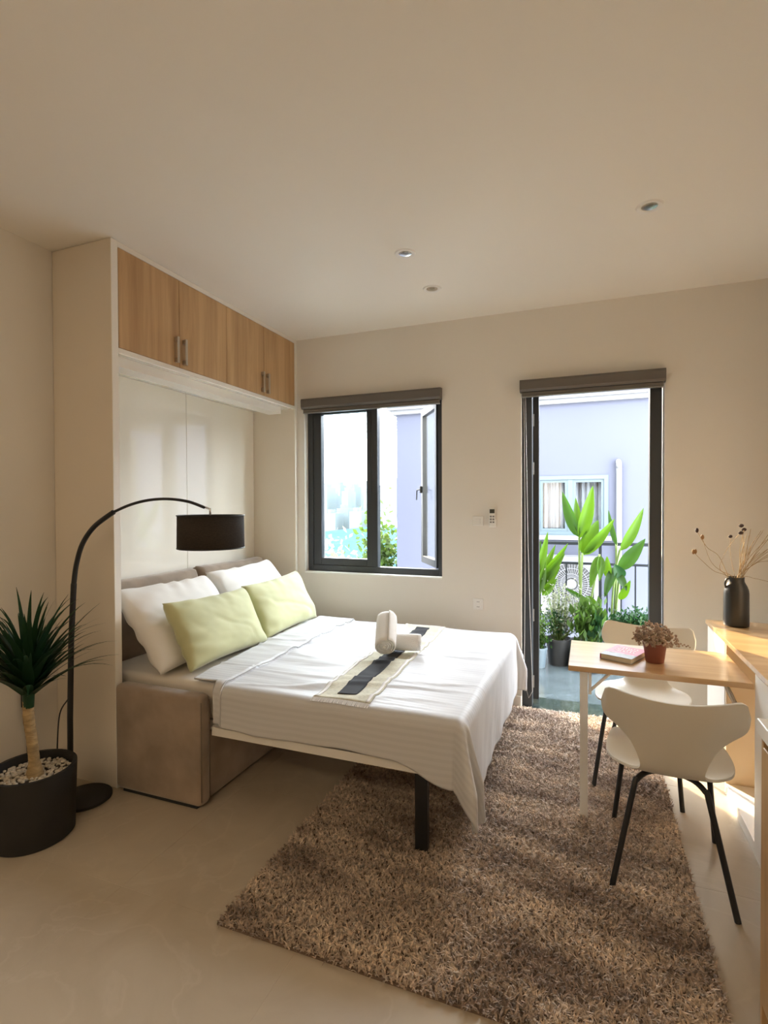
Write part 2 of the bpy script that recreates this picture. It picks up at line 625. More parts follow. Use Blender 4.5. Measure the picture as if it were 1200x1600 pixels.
b = MB()
b.box(XL - TH, WX0, YB, YB + TH, 0, ZC)
b.box(WX0, WX1, YB, YB + TH, 0, WZ0)
b.box(WX0, WX1, YB, YB + TH, WZ1, ZC)
b.box(WX1, DX0, YB, YB + TH, 0, ZC)
b.box(DX0, DX1, YB, YB + TH, DZ1, ZC)
b.box(DX1, XR + TH, YB, YB + TH, 0, ZC)
tag(b.put('wall_back', 'wall'), kind='structure')
tag(box('wall_left', (XL - TH, XL, YF - TH, YB, 0, ZC), 'wall', bev=0), kind='structure')
tag(box('wall_right', (XR, XR + TH, YF - TH, YB, 0, ZC), 'wall', bev=0), kind='structure')
tag(box('wall_front', (XL, XR, YF - TH, YF, 0, ZC), 'wall', bev=0), kind='structure')
tag(box('ceiling', (XL - TH, XR + TH, YF - TH, YB + TH, ZC, ZC + 0.15), 'ceiling', bev=0), kind='structure')
floor = tag(box('floor', (XL, XR, YF, YB + 0.02, -0.1, -0.0008), 'grout', bev=0), kind='structure')

TS = 0.8
cache = {}
xs = [XL] + [x for x in (-1.712 + TS * k for k in range(-2, 5)) if XL < x < XR] + [XR]
ys = [YF] + [y for y in (1.55 + TS * k for k in range(-5, 5)) if YF < y < YB] + [YB]
for x0, x1 in zip(xs, xs[1:]):
    for y0, y1 in zip(ys, ys[1:]):
        w, d = round(x1 - x0, 3), round(y1 - y0, 3)
        if (w, d) not in cache:
            cache[(w, d)] = MB().box(-w / 2 + .0006, w / 2 - .0006, -d / 2 + .0006, d / 2 - .0006, -0.003, 0, bev=0.0004, seg=1).mesh('tile')
            cache[(w, d)].materials.append(MT['tile'])
        o = bpy.data.objects.new('tile', cache[(w, d)])
        COL.objects.link(o)
        o.parent = floor
        o.location = Vector(((x0 + x1) / 2, (y0 + y1) / 2, 0)) - wl(floor)

b = MB()
b.box(-0.76, DX0 - 0.002, YB - 0.012, YB, 0, 0.085, bev=0.002)
b.box(WX1 - 0.9, -0.76, YB - 0.012, YB, 0, 0.085, bev=0.002)
b.box(DX1 + 0.002, 0.655, YB - 0.012, YB, 0, 0.085, bev=0.002)
tag(b.put('baseboard_back', 'trim_white'), kind='structure')
tag(box('baseboard_left', (XL, XL + 0.012, YF, 2.08, 0, 0.085), 'trim_white'), kind='structure')

# ------------------------------------------------------------------ window
FY0, FY1 = 4.035, 4.10
win = MB().box(WX0 + .002, WX0 + .05, FY0, FY1, WZ0, WZ1 - .002, bev=.003) \
    .box(WX1 - .045, WX1 - .002, FY0, FY1, WZ0, WZ1 - .002, bev=.003) \
    .box(WX0 + .05, WX1 - .045, FY0, FY1, WZ1 - .06, WZ1 - .002, bev=.003) \
    .box(WX0 + .05, WX1 - .045, FY0, FY1, WZ0, WZ0 + .055, bev=.003) \
    .box(-1.67, -1.615, FY0, FY1, WZ0 + .055, WZ1 - .06, bev=.003).put('window_1', 'alu')
tag(win, 'dark aluminium two-light window frame in the back wall', kind='structure')
fs = MB()
x0, x1, z0, z1 = WX0 + .05, -1.67, WZ0 + .055, WZ1 - .06
fs.box(x0, x0 + .075, FY0 + .008, FY1 - .005, z0, z1, bev=.003).box(x1 - .045, x1, FY0 + .008, FY1 - .005, z0, z1, bev=.003)
fs.box(x0 + .075, x1 - .045, FY0 + .008, FY1 - .005, z0, z0 + .06, bev=.003).box(x0 + .075, x1 - .045, FY0 + .008, FY1 - .005, z1 - .06, z1, bev=.003)
fso = fs.put('closed_sash', 'alu', win)
box('pane', (x0 + .07, x1 - .04, FY0 + .03, FY0 + .036, z0 + .055, z1 - .055), 'glass', fso, bev=0)
# open casement hinged on the right, swung outwards
sw, sz0, sz1 = 0.50, WZ0 + .06, WZ1 - .065
so = bpy.data.objects.new('open_sash', None)
sm = MB()
sm.box(-.05, 0, 0, .045, sz0, sz1, bev=.003).box(-sw, -sw + .06, 0, .045, sz0, sz1, bev=.003)
sm.box(-sw + .06, -.05, 0, .045, sz0, sz0 + .06, bev=.003).box(-sw + .06, -.05, 0, .045, sz1 - .06, sz1, bev=.003)
so = sm.put('open_sash', 'alu', None, False, origin=False)
so.parent = win
so.location = Vector((-1.125, FY0 + .03, 0)) - wl(win)
so.rotation_euler = (0, 0, -math.radians(59))
pn = MB().box(-sw + .055, -.045, .018, .024, sz0 + .055, sz1 - .055).put('pane', 'glass', so, False)
hd = MB().box(-sw + .022, -sw + .038, -.02, 0, 1.60, 1.66, bev=.003).tube([(-sw + .03, -.018, 1.63), (-sw + .03, -.045, 1.625), (-sw + .03, -.048, 1.54)], .006, 8).put('handle', 'black_metal', so, False)
tag(box('trim_1', (WX0 + .002, WX1 - .002, YB - .004, FY0, WZ0 - .012, WZ0 + .003), 'trim_white'), kind='structure')

# ------------------------------------------------------------------ balcony door
dr = MB().box(DX0 + .002, DX0 + .072, FY0 - .02, FY1, 0.003, DZ1 - .002, bev=.003) \
    .box(DX1 - .085, DX1 - .010, FY0 - .02, FY1, 0.003, DZ1 - .002, bev=.003) \
    .box(DX0 + .072, DX1 - .085, FY0 - .02, FY1, DZ1 - .075, DZ1 - .002, bev=.003).put('door_1', 'alu')
tag(dr, 'dark aluminium balcony door frame with the leaf swung outwards', kind='structure')
# leaf swung open, seen edge-on
lf = MB()
LW = 0.76
lf.box(0, .075, 0, .05, .03, 2.30, bev=.003).box(LW - .075, LW, 0, .05, .03, 2.30, bev=.003)
lf.box(.075, LW - .075, 0, .05, .03, .13, bev=.003).box(.075, LW - .075, 0, .05, 2.21, 2.30, bev=.003)
leaf_o = lf.put('door_leaf', 'alu', None, False, origin=False)
leaf_o.parent = dr
leaf_o.location = Vector((DX0 + .113, FY1 + .005, 0)) - wl(dr)
leaf_o.rotation_euler = (0, 0, math.radians(94.5))
MB().box(.07, LW - .07, .02, .028, .12, 2.22).put('pane', 'glass', leaf_o, False)
for z in (0.12, 0.62, 1.72, 2.08):
    MB().tube([(-.004, .045, z), (-.004, .045, z + .09)], .011, 8).put('hinge', 'steel', leaf_o, False)
tag(box('floor_threshold', (DX0, DX1, YB + .02, YB + .26, -.06, .002), 'granite', bev=.002), kind='structure')

# ------------------------------------------------------------------ roller blinds (cassettes) and their chains
def blind(x0, x1, ztop, label, chain=None):
    e = empty('roller_blind', ((x0 + x1) / 2, YB - .02, ztop - .12), label, 'blind', 'raised roller blinds')
    cs = MB()
    prof = [(-.005, 0), (-.060, -.004), (-.066, -.02), (-.064, -.072), (-.050, -.088), (-.005, -.09)]
    ra = [cs.bm.verts.new((x0, YB + a, ztop + z)) for a, z in prof]
    rb = [cs.bm.verts.new((x1, YB + a, ztop + z)) for a, z in prof]
    n = len(prof)
    for i in range(n):
        cs.bm.faces.new((ra[i], rb[i], rb[(i + 1) % n], ra[(i + 1) % n]))
    cs.bm.faces.new(ra[::-1])
    cs.bm.faces.new(rb)
    cs.put('cassette', 'blind', e)
    box('hem_bar', (x0 + .012, x1 - .012, YB - .045, YB - .018, ztop - .118, ztop - .0905), 'blind', e, bev=.004)
    box('bar_edge', (x0 + .012, x1 - .012, YB - .047, YB - .016, ztop - .1245, ztop - .1185), 'steel', e, bev=.001)
    if chain:
        cx, z0 = chain
        pts = [(cx, YB - .03, ztop - .09)] + [(cx + .010 * math.sin(t * 3), YB - .03 - .012 * math.sin(t * PI), ztop - .09 - t * (ztop - .09 - z0)) for t in (.2, .4, .6, .8, .9, .96)]
        pts += [(cx + .035, YB - .035, z0 - .03), (cx + .06, YB - .03, z0 + .02), (cx + .055, YB - .03, z0 + .2), (cx + .03, YB - .032, 1.2), (cx + .012, YB - .03, ztop - .09)]
        MB().tube(pts, .0016, 5).put('pull_chain', 'trim_white', e, smooth=True)


blind(WX0 + .002, WX1 + .005, 2.394, 'raised grey-brown roller blind above the two-light window')
blind(DX0 - .006, DX1 + .002, 2.394, 'raised grey-brown roller blind above the balcony door', (-.436, .12))

# ------------------------------------------------------------------ wall fittings
e = empty('light_switch', (-.774, YB, 1.335), 'white light switch plate beside the small wall remote', 'switch')
box('plate', (-.815, -.733, YB - .009, YB, 1.337, 1.410), 'plastic', e, bev=.003)
box('rocker', (-.792, -.756, YB - .0125, YB - .0092, 1.356, 1.391), 'plastic', e, bev=.002)
e = empty('wall_outlet', (-.774, YB, .70), 'white double socket low on the wall beside the bed', 'outlet')
box('plate', (-.812, -.736, YB - .009, YB, .703, .787), 'plastic', e, bev=.003)
for zc in (.725, .763):
    MB().lathe([(.0145, 0), (.0145, .002)], n=16).put('socket', 'trim_white', e, False).matrix_local = Matrix.Translation((0, -.0092, zc - .70)) @ Matrix.Rotation(PI / 2, 4, 'X')
    for dx in (-.006, .006):
        box('slot', (-.774 + dx - .0015, -.774 + dx + .0015, YB - .0125, YB - .0113, zc - .005, zc + .006), 'dark', e, bev=0)
e = empty('remote_control', (-.664, YB, 1.33), 'slim white remote in a wall holder right of the switch', 'remote')
box('holder', (-.692, -.636, YB - .016, YB, 1.328, 1.385), 'plastic', e, bev=.003)
rb_ = box('body', (-.687, -.641, YB - .034, YB - .0165, 1.340, 1.474), 'plastic', e, bev=.005)
box('display', (-.682, -.646, YB - .0355, YB - .0342, 1.432, 1.462), 'screen', rb_, bev=0)
for r in range(3):
    for c in range(2):
        box('button', (-.680 + c * .019, -.667 + c * .019, YB - .036, YB - .0342, 1.36 + r * .021, 1.372 + r * .021), 'plastic_grey', rb_, bev=0)

# ------------------------------------------------------------------ ceiling lights
DL = [(-.958, 2.826, 'small chrome recessed downlight over the bed, the nearer of two'),
      (-.951, 3.349, 'small chrome recessed downlight nearest the window wall'),
      (.269, 2.806, 'small chrome recessed downlight above the table')]
for x, y, lab in DL:
    e = empty('downlight', (x, y, ZC - .012), lab, 'ceiling light', 'recessed ceiling downlights')
    auto_smooth(MB().lathe([(.036, -.002), (.044, -.007), (.056, -.006), (.060, 0)], (x, y, ZC), 32, False, False).put('trim_ring', 'trim_white', e))
    auto_smooth(MB().lathe([(.0365, -.0022), (.030, -.0012), (.018, -.0005)], (x, y, ZC), 32, False, True).put('reflector', 'chrome', e))
    auto_smooth(MB().lathe([(.017, -.0012), (.017, -.007), (.010, -.010)], (x, y, ZC), 20, True, True).put('bulb', 'lens', e))
for i, (x, y) in enumerate(((-1.75, -1.3), (-.2, -1.3))):  # unseen panels added as warm fill from behind the camera
    e = empty('ceiling_fill_panel', (x, y, ZC - .05), ('added ceiling fill panel behind the camera, right one' if i else 'added ceiling fill panel behind the camera, left one'), 'ceiling light', 'added ceiling fill panels')
    fr = MB().box(x - .62, x - .6, y - .32, y + .32, ZC - .045, ZC).box(x + .6, x + .62, y - .32, y + .32, ZC - .045, ZC)
    fr.box(x - .6, x + .6, y - .32, y - .30, ZC - .045, ZC).box(x - .6, x + .6, y + .30, y + .32, ZC - .045, ZC)
    fr.put('frame', 'trim_white', e)
    MB().box(x - .6, x + .6, y - .3, y + .3, ZC - .043, ZC - .03).put('diffuser', 'fill_glow', e)

# ------------------------------------------------------------------ fold-away bed cabinet
cab = empty('wall_bed_cabinet', (-2.55, 3.03, 0), 'tall white fold-away bed cabinet with four oak doors along the top', 'cabinet')
PX = -2.33
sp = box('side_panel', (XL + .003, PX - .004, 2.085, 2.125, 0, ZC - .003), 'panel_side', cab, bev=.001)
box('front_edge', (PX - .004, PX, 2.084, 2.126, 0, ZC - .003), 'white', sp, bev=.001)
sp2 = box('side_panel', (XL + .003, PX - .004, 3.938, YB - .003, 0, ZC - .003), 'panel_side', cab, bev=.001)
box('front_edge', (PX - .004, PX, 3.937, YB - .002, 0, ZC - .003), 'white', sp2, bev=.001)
box('fascia', (PX - .02, PX, 2.1265, 3.9365, 2.874, ZC - .003), 'white', cab, bev=.001)
box('top_box', (XL + .003, PX - .024, 2.1265, 3.9365, 2.318, 2.338), 'gloss', cab, bev=.001)
box('shelf_edge', (PX - .023, PX, 2.1265, 3.9365, 2.316, 2.340), 'white', cab, bev=.001)
box('back_board', (XL + .003, XL + .015, 2.1265, 3.9365, 2.34, 2.87), 'white', cab, bev=0)
ds = [2.1285, 2.578, 3.033, 3.4855, 3.9345]
for i in range(4):
    d = box('door', (PX - .021, PX - .001, ds[i] + .0015, ds[i + 1] - .0015, 2.3425, 2.872), 'oak_door', cab, bev=.0015)
    hy = ds[i + 1] - .034 if i % 2 == 0 else ds[i] + .034
    h = MB().box(PX - .001, PX + .022, hy - .009, hy + .009, 2.365, 2.392, bev=.003).box(PX - .001, PX + .022, hy - .009, hy + .009, 2.490, 2.517, bev=.003)
    h.box(PX + .018, PX + .026, hy - .009, hy + .009, 2.362, 2.520, bev=.003)
    h.put('handle', 'metal', d)
vl = box('valance', (-2.52, -2.40, 2.128, 3.83, 2.262, 2.3175), 'white', cab, bev=.002)
for y0, y1 in ((2.128, 3.100), (3.104, 3.9345)):
    box('back_panel', (XL + .004, XL + .022, y0, y1, .57, 2.317), 'gloss', cab, bev=.0015)

# ------------------------------------------------------------------ sofa base under the bed
sofa = empty('sofa_base', (-2.1, 2.9, 0), 'taupe suede sofa box carrying the bed, with square arms', 'sofa')
for y0, y1 in ((2.065, 2.150), (3.735, 3.82)):
    a = MB().box(-2.325, -1.765, y0, y1, .012, .562, bev=.028, seg=4).put('arm', 'suede', sofa)
    auto_smooth(a, 60)
    for yy in (y0 + .012, y1 - .012):
        MB().tube([(-1.7675, yy, .04), (-1.7675, yy, .53)], .003, 6).put('piping', 'suede_seam', a, smooth=True)
    box('foot', (-2.28, -1.80, y0 + .015, y1 - .015, 0, .013), 'dark', a, bev=0)
box('front_panel', (-1.83, -1.795, 2.152, 3.733, .012, .345), 'suede', sofa, bev=.006)
box('base_box', (-2.72, -1.832, 2.152, 3.733, .012, .34), 'suede', sofa, bev=.004)
cushion_pts = []


def pillow_mesh(name, w, h, t, seed, nu=44, nv=34, pinch=.06, wr=.006, flange=0.0, sag=0.0, power=.42):
    us = np.linspace(-1, 1, nu)
    vs2 = np.linspace(-1, 1, nv)
    sheets = []
    for sgn in (1, -1):
        P = np.zeros((nu, nv, 3))
        for i, u in enumerate(us):
            for j, v in enumerate(vs2):
                x = w / 2 * u * (1 - pinch * (1 - v * v) ** 1.0 * abs(u) ** 1.5)
                z = h / 2 * v * (1 - pinch * 1.3 * (1 - u * u) * abs(v) ** 1.5)
                th = t / 2 * max(0, (1 - u ** 4) * (1 - v ** 4)) ** power
                q = noise.noise((u * 2.2 + seed, v * 2.4, seed * 1.7)) * .5 + noise.noise((u * 6 + v * 3 + seed, v * 5 - u * 2, seed)) * .35
                ph = 2.5 * noise.noise((u * 1.3 + seed, v * 1.3, 2.0 * seed))
                pull = math.sin(9 * u + 5 * v * u + ph * 2 + seed) * abs(v) ** 2.5 + math.sin(8 * v - 4 * u * v + ph * 2 + seed * 2) * abs(u) ** 3
                dent = -max(0, 1 - abs(u * .8 + v * .9 + .25 * ph + .2) / .10) * (1 - u * u)
                th2 = th * (1 + .10 * q) + wr * (.55 * pull + .5 * dent) * min(1, th / (t * .3))
                P[i, j] = (x, sgn * th2 - sag * v, z + .006 * q * abs(u))
        sheets.append(P)
    A, B = sheets
    B = B[:, ::-1]
    C = np.concatenate([A, B[:, 1:-1]], axis=1)
    # closed around v: append first column
    C = np.concatenate([C, C[:, :1]], axis=1)
    me = grid_mesh(name, C)
    bm = bmesh.new()
    bm.from_mesh(me)
    bmesh.ops.remove_doubles(bm, verts=bm.verts, dist=1e-4)
    bmesh.ops.holes_fill(bm, edges=[e for e in bm.edges if e.is_boundary], sides=0)
    bmesh.ops.recalc_face_normals(bm, faces=bm.faces)
    bm.to_mesh(me)
    bm.free()
    return me


def lean_matrix(c, lean, yawd=0, rolld=0):
    l = math.radians(lean)
    M = Matrix.Identity(4)
    wdir = Vector((0, 1, 0))
    hdir = Vector((-math.sin(l), 0, math.cos(l)))
    ndir = Vector((math.cos(l), 0, math.sin(l)))
    for i in range(3):
        M[i][0], M[i][1], M[i][2] = wdir[i], -ndir[i], hdir[i]
    R = Matrix.Rotation(math.radians(yawd), 4, 'Z')
    M = Matrix.Translation(c) @ R @ M @ Matrix.Rotation(math.radians(rolld), 4, 'Y')
    return M


for i, (yc, wd, zc) in enumerate(((2.61, .86, .795), (3.46, .78, .800))):
    me = pillow_mesh('back_cushion', wd, .50, .20, 11 + i, pinch=.015, wr=.002, power=.22)
    o = put('back_cushion', me, 'suede', None, False, True, False)
    o.parent = sofa
    o.matrix_local = Matrix.Translation(-wl(sofa)) @ lean_matrix((-2.63, yc, zc + .01), 5)

# ------------------------------------------------------------------ bed
bed = empty('fold_down_bed', (-1.6, 2.93, 0), 'double bed folded down on black steel legs', 'bed')
b = MB().box(-2.70, -.575, 2.186, 2.225, .352, .402, bev=.002).box(-1.755, -.575, 2.138, 2.1855, .350, .392, bev=.002).box(-2.70, -.575, 3.645, 3.685, .352, .402, bev=.002)
b.box(-.615, -.575, 2.225, 3.645, .352, .402, bev=.002).box(-2.70, -2.66, 2.225, 3.645, .352, .402, bev=.002)
for k in range(9):
    b.box(-2.5 + k * .21, -2.43 + k * .21, 2.225, 3.645, .39, .402)
b.put('bed_frame', 'white_metal', bed)
o = MB().box(-2.68, -.53, 2.178, 3.70, .404, .592, bev=.035, seg=4).put('mattress', 'mattress', bed)
auto_smooth(o, 60)
for y0 in (2.145, 3.650):
    box('leg', (-.693, -.637, y0, y0 + .032, 0, .349), 'black_metal', bed, bev=.002)
box('leg_crossbar', (-.685, -.645, 2.178, 3.649, .30, .345), 'black_metal', bed, bev=.002)

# ------------------------------------------------------------------ duvet
XF_, Y0_, Y1_, ZT = -.515, 2.172, 3.705, .606
RR = .052


def sstep(a, b_, x):
    t = min(1, max(0, (x - a) / (b_ - a)))
    return t * t * (3 - 2 * t)


def top_wr(x, y):
    """height of the duvet's upper side above ZT"""
    n1 = noise.noise((x * 1.6, y * 5.5 + .6 * x, 3.1))
    n2 = noise.noise((x * 3.2 + .8 * y, y * 13, 7.7))
    cr = abs(noise.noise((x * 1.1 + .35 * y, y * 6.5 - x * .9, 1.3)))
    h = .013 * n1 + .007 * n2 + .010 * max(0, .14 - cr) / .14
    ex = min(1, max(0, (XF_ - x) / .12))
    ey = min(1, max(0, (y - Y0_) / .08)) * min(1, max(0, (Y1_ - y) / .08))
    h *= .35 + .65 * min(ex, ey)
    band = 1 - sstep(-1.697, -1.683, x + .012 * noise.noise((y * 3, 0, 9)))
    h += .016 * band
    return h


def over(d):
    q = RR * PI / 2
    if d <= 0:
        return 0.0, 0.0
    if d < q:
        return RR * math.sin(d / RR), RR * (1 - math.cos(d / RR))
    return RR + .05 * (d - q), RR + (d - q) * .995


def duvet_point(x, y):
    ax = max(0.0, x - XF_)
    by = Y0_ - y if y < Y0_ else (Y1_ - y if y > Y1_ else 0.0)
    xb, yb = min(x, XF_), min(max(y, Y0_), Y1_)
    rho = math.hypot(ax, by)
    z = ZT + top_wr(xb, yb)
    if rho < 1e-6:
        return (xb, yb, z)
    out, down = over(rho - .55 * max(0, rho - .425))
    th = math.atan2(abs(by), ax)
    cornerness = math.sin(2 * th) if (ax > 0 and by != 0) else 0
    k = min(1, down / .25)
    if ax > 0 and abs(by) > 0:
        out += cornerness * k * (.085 + .040 * math.sin(7 * th + .6))
        out *= 1 + .1 * k * math.sin(9 * th)
    n = noise.noise((xb * 5.0 + ax * 2, yb * 4.5, 2.2)) * .6 + noise.noise((xb * 9 + z, yb * 9 + down * 5, 5.5)) * .4
    out += .024 * n * k
    dx, dy = ax / rho, (by / rho)
    if by < 0 and y > Y1_:
        pass
    # hem is uneven
    down += .012 * noise.noise((xb * 3 + 4, yb * 3, 8)) * k
    return (xb + out * dx, yb - out * dy, z - down)


def on_bed(x, y):
    return duvet_point(x, y)[2]


ny_t, ny_n, ny_f = 130, 34, 24
A_OV, B_OV, F_OV = .42, .232, .16
xs_ = np.concatenate([np.linspace(-1.985, XF_, 140, endpoint=False), np.linspace(XF_, XF_ + A_OV, 44)])
P = np.zeros((len(xs_), ny_n + ny_t + ny_f, 3))
UV = np.zeros((len(xs_), ny_n + ny_t + ny_f, 2))
for i, x in enumerate(xs_):
    bo = .012 + (B_OV - .012 + .085 * sstep(-.80, -.52, x)) * sstep(-1.763, -1.742, x)
    hx = .03 * math.sin(2.2 * x) if x > XF_ else 0
    yl = [Y0_ - bo * (1 - k / ny_n) for k in range(ny_n)] + list(np.linspace(Y0_, Y1_, ny_t)) + [Y1_ + F_OV * (k + 1) / ny_f for k in range(ny_f)]
    # head edge runs slightly slanted
    for j, y in enumerate(yl):
        xx = x
        if x < -1.70:
            s_ = (-1.70 - x) / .285
            xx = -1.70 - s_ * (.285 - .11 * (1 - min(1, max(0, (y - 2.1) / 1.2))))
        P[i, j] = duvet_point(xx, y)
        UV[i, j] = (xx, y)
dme = grid_mesh('duvet', P, UV)
duv = put('duvet', dme, 'duvet', None, True, True)
tag(duv, 'white sateen duvet spread over the bed and hanging off its foot', 'duvet')
md = duv.modifiers.new('thick', 'SOLIDIFY')
md.thickness = .010
md.offset = 1 if False else -1
hem = [duvet_point(-1.685, Y0_ - .23 + .23 * k / 12) for k in range(12)] + [duvet_point(-1.686 + .003 * math.sin(k), Y0_ + (Y1_ - Y0_) * k / 60) for k in range(61)]
hem = [(p[0], p[1] - (.004 if p[1] < Y0_ else 0), (p[2] + .004) if p[1] < Y0_ else (.5 * (on_bed(-1.712, p[1]) + on_bed(-1.668, p[1])) + .006)) for p in hem]
MB().tube(hem, .0042, 6).put('piping', 'duvet', duv, smooth=True)


# ------------------------------------------------------------------ bed runner
def runner_x(y):
    return -1.052 - .052 * (y - 2.16) / 1.5


rn = empty('bed_runner', (-1.08, 2.92, .61), 'cream woven bed runner with a black centre stripe and fringed ends', 'bed runner')
ysr = np.linspace(2.172, 3.685, 90)


def strip(name, half0, half1, ylo, yhi, lift, mat, parent, n=9):
    yy = np.linspace(ylo, yhi, 90)
    us = np.linspace(half0, half1, n)
    Q = np.array([[(runner_x(y) + u, y, on_bed(runner_x(y) + u, y) + lift + .0012 * math.sin(y * 90) * (1 if 'cloth' in name else 0)) for y in yy] for u in us])
    me = grid_mesh(name, Q)
    o = put(name, me, mat, parent, True, True)
    s_ = o.modifiers.new('thick', 'SOLIDIFY')
    s_.thickness = .003
    s_.offset = 1
    return o


strip('cloth', -.142, .142, 2.168, 3.69, .002, 'runner', rn, 25)
strip('black_stripe', -.048, .048, 2.235, 3.625, .006, 'runner_black', rn)
for u in (-.128, .128):
    strip('edge_band', u - .008, u + .008, 2.17, 3.688, .0055, 'linen', rn, 3)
fr = MB()
for k in range(46):
    for yy, s_ in ((2.166, -1), (3.692, 1)):
        x = runner_x(yy) - .14 + .28 * k / 45
        q = on_bed(x, yy)
        y2 = yy + s_ * .030
        fr.tube([(x, yy, q + .004), (x + random.uniform(-.003, .003), y2, on_bed(x, y2) + .005)], .0022, 4)
tag(fr.put('fringe', 'linen', rn), kind='stuff')


# ------------------------------------------------------------------ rolled towels
def towel(label, length, r, M):
    e_turns = 4.2
    n = 150
    th = r / (e_turns + .6)
    pts = []
    for k in range(n):
        a = 2 * PI * e_turns * k / (n - 1)
        rad = .010 + (r - .006 - .010) * k / (n - 1)
        pts.append((rad * math.cos(a), rad * math.sin(a)))
    ls = np.linspace(-length / 2, length / 2, 12)
    Q = np.zeros((n, 12, 3))
    for i, (px, pz) in enumerate(pts):
        for j, l in enumerate(ls):
            f = 1 - .05 * (abs(l) / (length / 2)) ** 6
            w = 1 + .035 * noise.noise((px * 30, l * 12, pz * 30 + length * 9))
            Q[i, j] = (px * f * w, l + .004 * noise.noise((px * 50, pz * 50, l)), pz * f * w)
    me = grid_mesh('rolled_towel', Q)
    o = put('rolled_towel', me, 'terry', None, False, True, False)
    o.matrix_world = M
    s_ = o.modifiers.new('thick', 'SOLIDIFY')
    s_.thickness = .0085
    s_.offset = 1
    return tag(o, label, 'towel', 'rolled towels on the bed runner')


zt = on_bed(-1.05, 2.97) + .012
towel('white rolled towel lying crosswise underneath the other towel', .20, .062, Matrix.Translation((-1.02, 2.965, zt + .064)) @ Matrix.Rotation(math.radians(-78), 4, 'Z'))
towel('white rolled towel propped up on top of the other towel', .24, .073, Matrix.Translation((-1.100, 2.865, zt + .138)) @ Matrix.Rotation(math.radians(18), 4, 'Z') @ Matrix.Rotation(math.radians(30), 4, 'X'))

# ------------------------------------------------------------------ pillows
def pillow(label, mat, c, lean, w, h, t, seed, group, yawd=0, rolld=0, **kw):
    o = put('pillow', pillow_mesh('pillow', w, h, t, seed, **kw), mat, None, False, True, False)
    o.matrix_world = lean_matrix(c, lean, yawd, rolld)
    return tag(o, label, 'pillow', group)


pillow('plump white pillow at the near side of the bed head', 'linen', (-2.262, 2.530, .818), 40, .78, .55, .17, 1.3, 'white pillows', 2, 1.5, wr=.016)
pillow('white pillow at the window side of the bed head', 'linen', (-2.305, 3.335, .835), 38, .74, .53, .16, 5.9, 'white pillows', -2, -2, wr=.016)
pillow('pale green velvet cushion at the near side of the bed', 'velvet', (-2.055, 2.585, .785), 29, .72, .40, .15, 3.4, 'green velvet cushions', 1, 1.5, wr=.014)
pillow('pale green velvet cushion nearest the window', 'velvet', (-2.075, 3.305, .79), 27, .70, .40, .15, 8.2, 'green velvet cushions', -1.5, -2.0, wr=.014)

# ------------------------------------------------------------------ shag rug
RX0, RX1, RY0, RY1 = -1.235, .385, 1.525, 3.955
rug = MB().box(RX0, RX1, RY0, RY1, .0005, .008).put('shag_rug', 'rug_back')
tag(rug, 'deep-pile brown mottled shag rug on the tiled floor', 'rug')
rs = np.random.RandomState(3)
sp_ = .0088
gx = np.arange(RX0 + .003, RX1 - .003, sp_)
gy = np.arange(RY0 + .003, RY1 - .003, sp_)
G = np.stack(np.meshgrid(gx, gy, indexing='ij'), -1).reshape(-1, 2)
G = G + rs.uniform(-.45, .45, G.shape) * sp_
NB = 3
G = np.repeat(G, NB, axis=0) + rs.normal(0, .0022, (len(G) * NB, 2))
N = len(G)
# coherent lean of the pile: sum of random plane waves
fx = np.zeros(N)
fy = np.zeros(N)
for k in range(16):
    a = rs.uniform(0, 2 * PI)
    f = rs.uniform(60, 330)
    ph = rs.uniform(0, 2 * PI, 2)
    arg = f * (G[:, 0] * math.cos(a) + G[:, 1] * math.sin(a))
    fx += np.sin(arg + ph[0])
    fy += np.sin(arg + ph[1])
fx *= .0030
fy *= .0030
hgt = rs.uniform(.013, .026, N)
lx = fx + rs.normal(0, .0050, N)
ly = fy + rs.normal(0, .0050, N) - .001
ang = rs.uniform(0, PI, N)
wd = rs.uniform(.0020, .0033, N)
cx, cy = np.cos(ang) * wd, np.sin(ang) * wd
z0 = np.full(N, .004)
V = np.zeros((N, 5, 3), dtype=np.float32)
V[:, 0] = np.stack([G[:, 0] - cx, G[:, 1] - cy, z0], -1)
V[:, 1] = np.stack([G[:, 0] + cx, G[:, 1] + cy, z0], -1)
V[:, 2] = np.stack([G[:, 0] + lx * .45 + cx * 1.1, G[:, 1] + ly * .45 + cy * 1.1, z0 + hgt * .62], -1)
V[:, 3] = np.stack([G[:, 0] + lx * .45 - cx * 1.1, G[:, 1] + ly * .45 - cy * 1.1, z0 + hgt * .62], -1)
V[:, 4] = np.stack([G[:, 0] + lx * 1.5, G[:, 1] + ly * 1.5, z0 + hgt * .97], -1)
V[:, 2:, 0] = np.clip(V[:, 2:, 0], RX0 - .012, RX1 + .012)
me = bpy.data.meshes.new('pile')
me.vertices.add(N * 5)
me.vertices.foreach_set('co', V.ravel())
base = (np.arange(N) * 5)[:, None]
li = np.concatenate([base + np.array([0, 1, 2, 3]), base + np.array([3, 2, 4])], axis=1).astype(np.int32)
me.loops.add(N * 7)
me.loops.foreach_set('vertex_index', li.ravel())
st = np.stack([np.arange(N) * 7, np.arange(N) * 7 + 4], -1).astype(np.int32)
me.polygons.add(N * 2)
me.polygons.foreach_set('loop_start', st.ravel())
me.polygons.foreach_set('loop_total', np.tile(np.array([4, 3], dtype=np.int32), N))
me.update(calc_edges=True)
tag(put('pile', me, 'rug', rug), kind='stuff')

